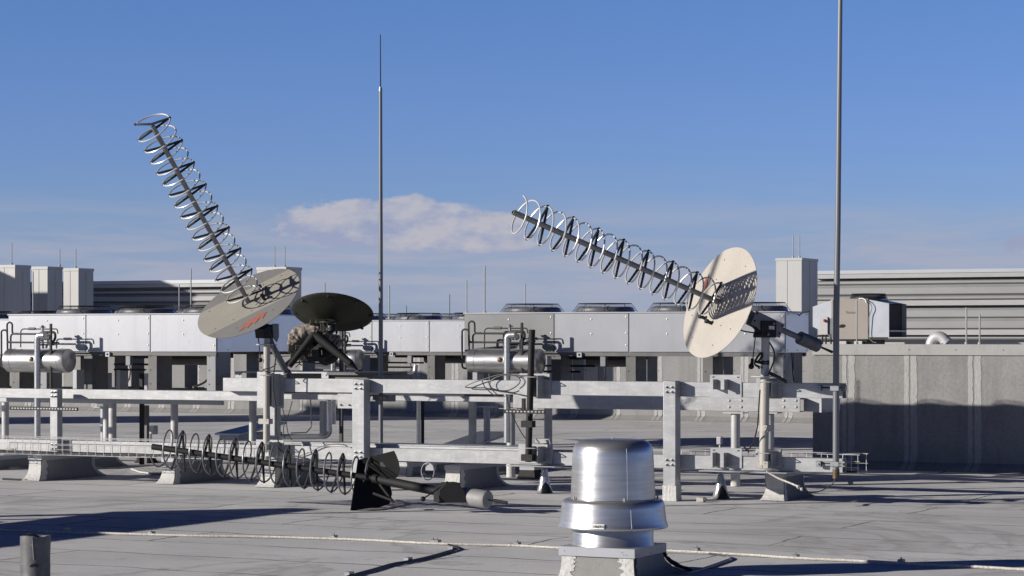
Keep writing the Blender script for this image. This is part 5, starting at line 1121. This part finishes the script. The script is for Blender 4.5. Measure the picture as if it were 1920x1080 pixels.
# ---------------------------------------------------------------- rods
gR = 'slender lightning rods on the roof'
def rod(label, x, yt, yb, d, r=1.1):
    q = MB(); a, b_ = D(x, yb, d), D(x, yt, d); k = d/FPX; q.tube([a, a.lerp(b_, .96), b_], [r*k, r*k, r*k*.4], 7); q.cyl(a, a+UP*4*k, r*2.2*k, n=8)
    solo('lightning_rod', q, M['corw'], label, 'lightning rod', gR)
dU1 = (Vector((L1.x+1, Y1+.2, 1))-CAMP).dot(FW)
for (lab, x, yt, yb, d, r) in (
    ('lightning rod on the far left condenser beside its pipes', 62, 508, 588, 33.0, 1.2), ('lightning rod at the right end of the far left condenser', 358, 502, 588, 31.6, 1.3),
    ('short lightning rod against the left corrugated wall', 336, 533, 588, 36, 1.1), ('lightning rod on the leftmost shaft enclosure', 22, 455, 497, 47.5, 1.0),
    ('lightning rod on the middle one of three shaft enclosures', 112, 467, 500, 49, 1.0), ('lightning rod on the third shaft enclosure from left', 142, 466, 503, 50, 1.0),
    ('left one of two rods above the left antenna disc', 515, 461, 501, 47.6, 1.0), ('right one of two rods above the left antenna disc', 534, 461, 501, 47.6, 1.0),
    ('lightning rod rising just behind the olive dish rim', 609, 529, 600, 36.5, 1.3), ('lightning rod just right of the thin whip pole', 730, 534, 598, 35.6, 1.3),
    ('shorter rod on the left corner of the largest condenser', 875, 525, 588, 29.6, 1.2), ('taller rod near the left corner of the largest condenser', 909, 497, 588, 29.2, 1.5),
    ('lightning rod behind the first fan of the largest condenser', 985, 531, 590, 31, 1.1), ('left one of two rods on the tall right enclosure', 1487, 440, 484, 50.4, 1.0),
    ('right one of two rods on the tall right enclosure', 1499, 440, 484, 50.4, 1.0), ('taller rod on the coping at far right', 1812, 576, 645.5, 30.05, 1.6), ('shorter rod on the coping at far right', 1837, 588, 645.5, 30.0, 1.6),
    ('rod standing on the coping in front of the tan unit', 1606.5, 561, 645.5, 30.7, 1.5)): rod(lab, x, yt, yb, d, r)
for x, yt, lab in ((843, 552, 'faint distant radio mast left of the largest condenser'), (762, 573, 'faint distant radio mast above the farthest condenser')):
    q = MB(); d = 900; k = d/FPX; a = D(x, 640, d); a.z = -14; b_ = D(x, yt, d)
    for s_ in (-1, 1): q.tube([a+RT*s_*k*.8, b_+RT*s_*k*.3], .12, 4)
    z = 0
    for i in range(30): f = i/30; p_ = a.lerp(b_, f); q.tube([p_-RT*k*.7, a.lerp(b_, f+.03)+RT*k*.7], .07, 4)
    solo('radio_mast', q, M['greyp'], lab, 'radio mast', 'distant radio masts')
# ---------------------------------------------------------------- tan rooftop unit
ZU = 1.6; dH = 44.0
hz = lambda x, y, Y: P(1540+x/9.817, 540+y/9.817, Y)
YH = D(1620, 600, dH).y
hv = thing('air_conditioner', 'tan rooftop air conditioner with dark intake hood on the upper roof', 'air conditioner', (hz(500, 950, YH).x, YH+.5, ZD))
x0, x1 = hz(175, 900, YH).x, hz(865, 900, YH).x; z1, z0 = hz(500, 195, YH).z, hz(500, 948, YH).z
q = MB(); q.box(x0, x1, YH, YH+1.25, z0, z1); cab_ = q.build('casing', M['tan'], hv, bevel=0.012)
q = MB(); xl = hz(215, 900, YH).x; q.box(xl, xl+.006, YH-.003, YH-.0005, z0+.02, z1-.02); q.build('panel_joint', M['dark'], cab_, smooth=0)
ze = hz(500, 290, YH).z; xe = hz(1240, 900, YH).x
# galvanised hood leaning out to the right
q = MB(); zb = hz(500, 905, YH).z; yy0, yy1 = YH+.02, YH+1.15
q.add([(x1+.002, yy0, z1-.02), (xe, yy0, ze), (xe, yy0, zb), (x1+.002, yy0, zb)], [(0, 1, 2, 3)]); q.add([(x1+.002, yy1, z1-.02), (xe, yy1, ze), (xe, yy1, zb), (x1+.002, yy1, zb)], [(0, 3, 2, 1)])
q.add([(x1+.002, yy0, z1-.02), (xe, yy0, ze), (xe, yy1, ze), (x1+.002, yy1, z1-.02)], [(0, 3, 2, 1)]); q.add([(x1+.002, yy0, zb), (xe, yy0, zb), (xe, yy1, zb), (x1+.002, yy1, zb)], [(0, 1, 2, 3)])
q.build('intake_hood', M['galv_sheet'], hv, smooth=0)
q = MB(); q.box(xe-.10, xe-.09, yy0+.01, yy1-.01, zb+.01, ze-.01); q.build('dark_liner', M['dark'], hv, smooth=0)  # black sheet standing in for the deep shade inside the hood
q = MB(); q.box(xe-.04, xe, yy0+.005, yy1-.005, zb+.10, zb+.13); q.build('hood_bar', M['galvdull'], hv, smooth=0)
# left hood
q = MB(); xl0 = hz(-190, 900, YH).x; q.add([(x0-.002, YH+.1, z1-.02), (xl0, YH+.1, ze-.05), (xl0, YH+.1, zb+.2), (x0-.002, YH+.1, zb), (x0-.002, YH+1.1, z1-.02), (xl0, YH+1.1, ze-.05), (xl0, YH+1.1, zb+.2), (x0-.002, YH+1.1, zb)], [(0, 3, 2, 1), (4, 5, 6, 7), (0, 1, 5, 4), (1, 2, 6, 5), (2, 3, 7, 6), (3, 0, 4, 7)]); q.build('exhaust_hood', M['galv_sheet'], hv, smooth=0)
xf = hz(735, 150, YH).x; yf = YH+.45; rr_ = .34
q = MB(); q.lathe((xf, yf, z1), (0, 0, 1), [(rr_, 0), (rr_*.95, .04), (rr_*.85, .05), (rr_*.8, .01), (0.02, .005)], 32); q.build('fan_shroud', M['tank'], hv)
q = MB()
for j in range(6): r_ = rr_*(1.05-.12*j/5); q.tube([(xf+r_*math.cos(i*math.pi/16), yf+r_*math.sin(i*math.pi/16), z1+.005+.085*j/5) for i in range(32)], .004 if j < 5 else .008, 4, closed=True)
for j in range(1, 6): r_ = rr_*.93*j/6; q.tube([(xf+r_*math.cos(i*math.pi/16), yf+r_*math.sin(i*math.pi/16), z1+.09) for i in range(32)], .003, 4, closed=True)
q.build('fan_guard', M['blackm'], hv)
q = MB(); q.box(x0+.05, x1-.05, YH+.05, YH+1.2, z0-.10, z0-.002); q.build('base_rail', M['dark'], hv, smooth=0)
for xx in (400, 690): p_ = hz(xx, 1000, YH-.02); q = MB(); q.box(p_.x-.09, p_.x+.06, YH-.03, YH+.04, ZD+.003, z0-.03); q.build('foot_block', M['whitep'], hv, smooth=0)
q = MB(); q.tube([hz(s_[0], s_[1], YH-.02) for s_ in ((690, 195), (760, 192), (810, 215), (830, 265))], .012, 6); q.build('pale_conduit', M['white'], hv)
q = MB(); q.tube(bez([hz(s_[0], s_[1], YH-.03) for s_ in ((820, 225), (880, 260), (925, 330), (925, 400), (885, 500), (870, 650), (860, 840), (890, 930), (950, 990), (1010, 1005))], 6), .008, 6); q.build('control_cable', M['greym'], hv)
for k, (xx, yy, s_) in enumerate(((345, 705, .05), (385, 690, .035))): q = MB(); q.obox(hz(xx, yy, YH-.015), Vector((1, 0, 0)), Vector((0, 1, 0)), UP, s_, .012, .02); q.build('door_handle', M['blackm'], cab_, bevel=.006)
c = hz(565, 452, YH-.004); textmesh('maker_name', 'Liebert', .058, M['greym'], hv, c, (1, 0, 0), (0, 0, 1), bold=True)
c = hz(465, 445, YH-.004); q = MB(); q.box(c.x-.014, c.x+.014, YH-.004, YH-.001, c.z-.022, c.z+.022); q.build('maker_mark', M['greym'], hv, smooth=0)
q = MB(); c = D(1544, 611, 40); q.box(c.x-.075, c.x+.075, c.y, c.y+.09, c.z-.15, c.z+.15)
ds = thing('disconnect_switch', 'small grey disconnect box with red lever beside the largest condenser end', 'switch box', (c.x, c.y, ZD))
q.build('box', M['whitep'], ds, bevel=.006); q = MB(); q.obox(c+Vector((.02, -.02, .09)), Vector((1, 0, 0)), Vector((0, 1, 0)), UP, .014, .02, .024); q.build('lever', M['redpl'], ds, bevel=.004)
q = MB(); q.box(c.x+.085, c.x+.20, c.y+.03, c.y+.10, c.z-.20, c.z+.13); q.build('rear_box', M['greym'], ds, bevel=.006)
q = MB()
for dx in (-.03, .03, .12): q.cyl((c.x+dx, c.y+.04, ZD-.02), (c.x+dx, c.y+.04, c.z-.14), .014, n=8)
q.build('conduit', M['blackm'], ds)
# gooseneck vent
gv = thing('gooseneck_vent', 'small shiny curved roof vent on the upper roof at far right', 'roof vent', D(1762, 645, 34))
cg = D(1760, 646, 34); q = MB(); rg = 15*34/FPX
q.tube([cg+Vector((rg*1.0*math.cos(a), 0, rg*1.0*math.sin(a)*1.15-.02)) for a in [math.pi*(1-i/14*.86) for i in range(15)]], .078, 20); q.build('duct_elbow', M['galvdull'], gv, smooth=50)
q = MB(); e_p = cg+Vector((rg*math.cos(math.pi*.14), 0, rg*math.sin(math.pi*.14)*1.15-.02)); q.lathe(e_p, (0.75, 0, -.65), [(.078, 0), (.09, .0), (.09, .03), (.0, .028)], 20); q.build('mouth_ring', M['galvdull'], gv)
gv2 = copy_tree(gv, gv.location+Vector((1.65, .4, 0)), 'sliver of a second shiny roof vent at the right photo edge')
for o_ in (gv, gv2): o_['group'] = 'gooseneck roof vents'
# ---------------------------------------------------------------- low hoods, pipes and blocks on the roof
def lowhood(label, xl, xr, yt, yb, d, dep):
    p_ = D(xl, yb, d); w_ = (xr-xl)*d/FPX*.95; z = .0; h = .20
    t = thing('low_roof_hood', label, 'roof hood', (p_.x+w_/2, p_.y+dep/2, 0), 'low sheet metal roof hoods'); X, Y = p_.x, p_.y; zt_ = CH-(yb-4-HY)*d/FPX
    q = MB(); q.box(X+.06, X+w_-.06, Y+.04, Y+dep-.04, .003, zt_-.02); q.build('hood_base', M['galvdull'], t, smooth=0)
    zr = zt_+.10
    q = MB(); q.add([(X, Y, zt_-.03), (X+w_, Y, zt_-.03), (X+w_, Y+dep, zr), (X, Y+dep, zr), (X, Y, zt_), (X+w_, Y, zt_), (X+w_, Y+dep, zr+.03), (X, Y+dep, zr+.03)], [(0, 3, 2, 1), (4, 5, 6, 7), (0, 1, 5, 4), (1, 2, 6, 5), (2, 3, 7, 6), (3, 0, 4, 7)])
    q.build('hood_top', M['galv_sheet'], t, bevel=.004, seg=1)
lowhood('low metal roof hood behind the foot of the left mast', 402, 462, 799, 816, 34.5, 1.3)
lowhood('low metal roof hood beyond the lower beam near the black mast', 830, 905, 819, 836, 31.5, 1.1)
def vpipe(nm, label, pts, r, m, cat='pipe', grp=None):
    q = MB(); q.tube(fillet(pts, r*2.6, 8), r, 16); return solo(nm, q, M[m], label, cat, grp)
dd = 32.0
vpipe('insulated_pipe', 'shiny jacketed pipe turning down behind the left part of the frame', [D(520, 819, dd), D(618, 818, dd), D(617, 740, dd)], .035, 'shiny')
vpipe('insulated_pipe', 'thin pale conduit bending down between left mast and dish', [D(582, 745, 31), D(584, 800, 31), D(575, 811, 31), D(545, 812, 31)], .009, 'corw')
vpipe('insulated_pipe', 'shiny jacketed pipe with elbow seen beneath the farthest condenser', [D(728, 701, 33.5), D(778, 700, 33.5), D(780, 684, 33.5)], .034, 'shiny')
vpipe('insulated_pipe', 'bright upright pipe right of the central post', [D(785, 738, 31), D(785, 842, 31)], .028, 'shiny')
for lab, x, y0_, y1_, d, r, m in (('black upright strut beside the bright pipe right of the central post', 792.5, 738, 842, 31.2, .016, 'blackm'), ('black upright strut behind the left beam near the junction box', 266, 700, 830, 31.5, .024, 'blackm'), ('grey upright strut behind the left beam near the junction box', 274, 760, 830, 31.8, .03, 'legs'),
        ('olive upright pole below the tripod dish', 640, 620, 830, 29.6, .020, 'olive'), ('black upright strut behind the cables near the black mast', 982, 740, 772, 26.5, .018, 'blackm'),
        ('square upright strut left of the jacketed pipe corner', 606, 752, 818, 32.5, .036, 'galvdull')):
    q = MB(); a = D(x, y1_, d); b_ = D(x, y0_, d); q.box(a.x-r, a.x+r, a.y-r, a.y+r, a.z if a.z > .3 else .003, b_.z); solo('strut_post', q, M[m], lab, 'strut', 'upright struts behind the frame', smooth=0)
for lab, xa, xb, y, d in (('slotted black strut rail across the pipes at far left', 18, 145, 765, 28.2), ('slotted black strut rail behind the black mast', 944, 1021, 771, 25.0)):
    q = MB(); a, b_ = P(xa, y, D(xa, y, d).y), P(xb, y, D(xa, y, d).y); q.box(a.x, b_.x, a.y, a.y+.02, a.z-.022, a.z+.018); x = a.x+.03
    while x < b_.x-.03: q.box(x, x+.022, a.y-.001, a.y, a.z-.008, a.z+.006, mi=1); x += .042
    solo('strut_rail', q, [M['blackm'], M['galv']], lab, 'strut', 'slotted strut rails', smooth=0)
q = MB(); c = P(281, 806, 27.0); q.box(c.x-.035, c.x+.035, c.y, c.y+.06, c.z-.055, c.z+.055); q.cyl((c.x, c.y+.03, .003), (c.x, c.y+.03, c.z-.05), .012, n=8); q.box(c.x+.036, c.x+.08, c.y-.02, c.y+.08, c.z-.06, c.z+.06)
solo('junction_box', q, M['galvdull'], 'small grey junction box on a conduit above the tray at left', 'junction box', bevel=.004)
lf = thing('roof_light', 'small square lamp on a bracket above the spare bracket at right', 'lamp', P(1349, 838, YB))
q = MB(); c = P(1349, 826, YB+.05); q.box(c.x-.026, c.x+.026, c.y-.02, c.y+.03, c.z-.04, c.z+.04); lb = q.build('lamp_housing', M['galvdull'], lf, bevel=.005)
q = MB(); q.box(c.x-.018, c.x+.018, c.y-.024, c.y-.0205, c.z-.03, c.z+.03); q.build('lens', M['cab'], lb, smooth=0)
q = MB(); q.box(c.x-.007, c.x+.007, c.y, c.y+.012, zL1+.0, c.z-.039); q.box(c.x-.045, c.x+.045, c.y-.03, c.y+.04, zL1+.001, zL1+.018); q.build('bracket', M['galvdull'], lf, smooth=0)
def block(label, x0, x1, y0, y1, m1, m2, dep=.2):
    p_ = G(x0, y1); d = (p_-CAMP).dot(FW); w_ = (x1-x0)*d/FPX*.75; h = (y1-y0)*d/FPX; X, Y = p_.x+.05, p_.y
    t = thing('support_block', label, 'block', (X+w_/2, Y+dep/2, 0), 'rubber support blocks under the tray')
    q = MB(); q.add([(X-.03, Y-.03, .003), (X+w_+.03, Y-.03, .003), (X+w_+.03, Y+dep+.03, .003), (X-.03, Y+dep+.03, .003), (X, Y, h*.72), (X+w_, Y, h*.72), (X+w_, Y+dep, h*.72), (X, Y+dep, h*.72)], [(0, 3, 2, 1), (4, 5, 6, 7), (0, 1, 5, 4), (1, 2, 6, 5), (2, 3, 7, 6), (3, 0, 4, 7)]); q.build('rubber_foot', M[m2], t, bevel=.004)
    MB().box(X-.005, X+w_+.005, Y-.005, Y+dep+.005, h*.72+.001, h).build('metal_channel', M[m1], t, bevel=.002, seg=1)
    q = MB(); q.cyl((X+w_/2, Y+dep/2, h), (X+w_/2, Y+dep/2, zL0-.013), .012, n=8); q.build('threaded_rod', M['zinc'], t)
block('black rubber support block below the tray at left', 251, 282, 857, 868, 'block', 'block')
block('metal topped rubber support block beside the wrinkled cone', 968, 1007, 875, 897, 'cab', 'block', .22)
q = MB(); c = G(1313, 942); q.box(c.x-.045, c.x+.035, c.y, c.y+.07, .003, .050); q.box(c.x+.036, c.x+.05, c.y+.01, c.y+.06, .02, .045)
solo('small_block', q, M['beige'], 'small cream block lying on the roof right of the right hand post', 'block', bevel=.006)
q = MB(); pts = [G(x, y, .02) for x, y in ((245, 879), (262, 878), (300, 880), (312, 886), (285, 888), (262, 885))]; q.plate(pts, UP*.008); solo('loose_sheet', q, M['coat'], 'thin white board lying flat behind the fallen helix tip', 'board', smooth=0)
q = MB(); c = G(1595, 908); q.ball((c.x, c.y, .02), .035, (1, 1, .6), n=10, jit=.1); solo('pebble', q, M['coat'], 'small white lump on the roof right of the thick grey pole', 'debris')
q = MB(); q.tube([G(5, 898, .012), G(52, 900, .012)], .011, 6); solo('loose_rod', q, M['blackm'], 'short black rod lying on the roof beside the leftmost curb', 'rod')
# junction gear under the tray left of the fourth curb
q = MB(); c = P(805, 874, 24.3); q.box(c.x-.05, c.x+.05, c.y, c.y+.08, c.z-.05, c.z+.03); q.tube([c+Vector((.085*math.cos(a)-.01, -.02, .10*math.sin(a)-.06)) for a in [math.pi*2*i/20 for i in range(20)]], .006, 6, closed=True)
solo('cable_box', q, M['cab'], 'small pale box with a cable loop below the lower beam beyond the bent disc', 'junction box')
# unseen slabs on legs, made up to throw the left foreground shadow
t = thing('shadow_slab', 'added shadow-casting slabs on legs outside the left edge', 'shadow caster', D(-500, 900, 21))
a = CAMP+RT*(-8.7)+FW*17.6; b_ = CAMP+RT*(-6.3)+FW*22.2; a.z = b_.z = 0; ud = (b_-a).normalized(); vd = Vector((-ud.y, ud.x, 0)); mid = (a+b_)/2; L_ = (b_-a).length
q = MB(); q.obox(mid+UP*1.02, ud, vd, UP, L_/2, .16, .26); q.build('galv_sheet', M['galv_sheet'], t, smooth=0)
q = MB(); q.obox(mid+UP*.46-ud*.35, ud, vd, UP, L_/2*.7, .12, .16); q.build('lower_slab', M['galv_sheet'], t, smooth=0)
for f in (-.9, .0, .9): q = MB(); q.obox(mid+ud*L_/2*f+UP*.40, ud, vd, UP, .04, .1, .40); q.build('leg', M['legs'], t, smooth=0)
for lab, X0, X1, Y0, Y1_, z in (('added tall shadow-casting box outside the left edge, farther from the frame', -54, -46.9, 49, 50.5, 6.3), ('added tall shadow-casting box outside the left edge, nearer the frame', -38, -33.7, 33, 34.5, 4.45)):  # unseen boxes, added to shade the left penthouse and shaft enclosures
    t = thing('shadow_box', lab, 'enclosure', ((X0+X1)/2, Y0, 0), 'added shadow-casting boxes outside the left edge')
    MB().box(X0, X1, Y0, Y1_, .004, z).build('panel', M['whitep'], t, smooth=0); MB().box(X0-.05, X1+.05, Y0-.05, Y1_+.05, z+.002, z+.08).build('cap', M['whitep'], t, smooth=0)
for o_ in bpy.data.objects:
    if '_o' in o_.keys(): del o_['_o']
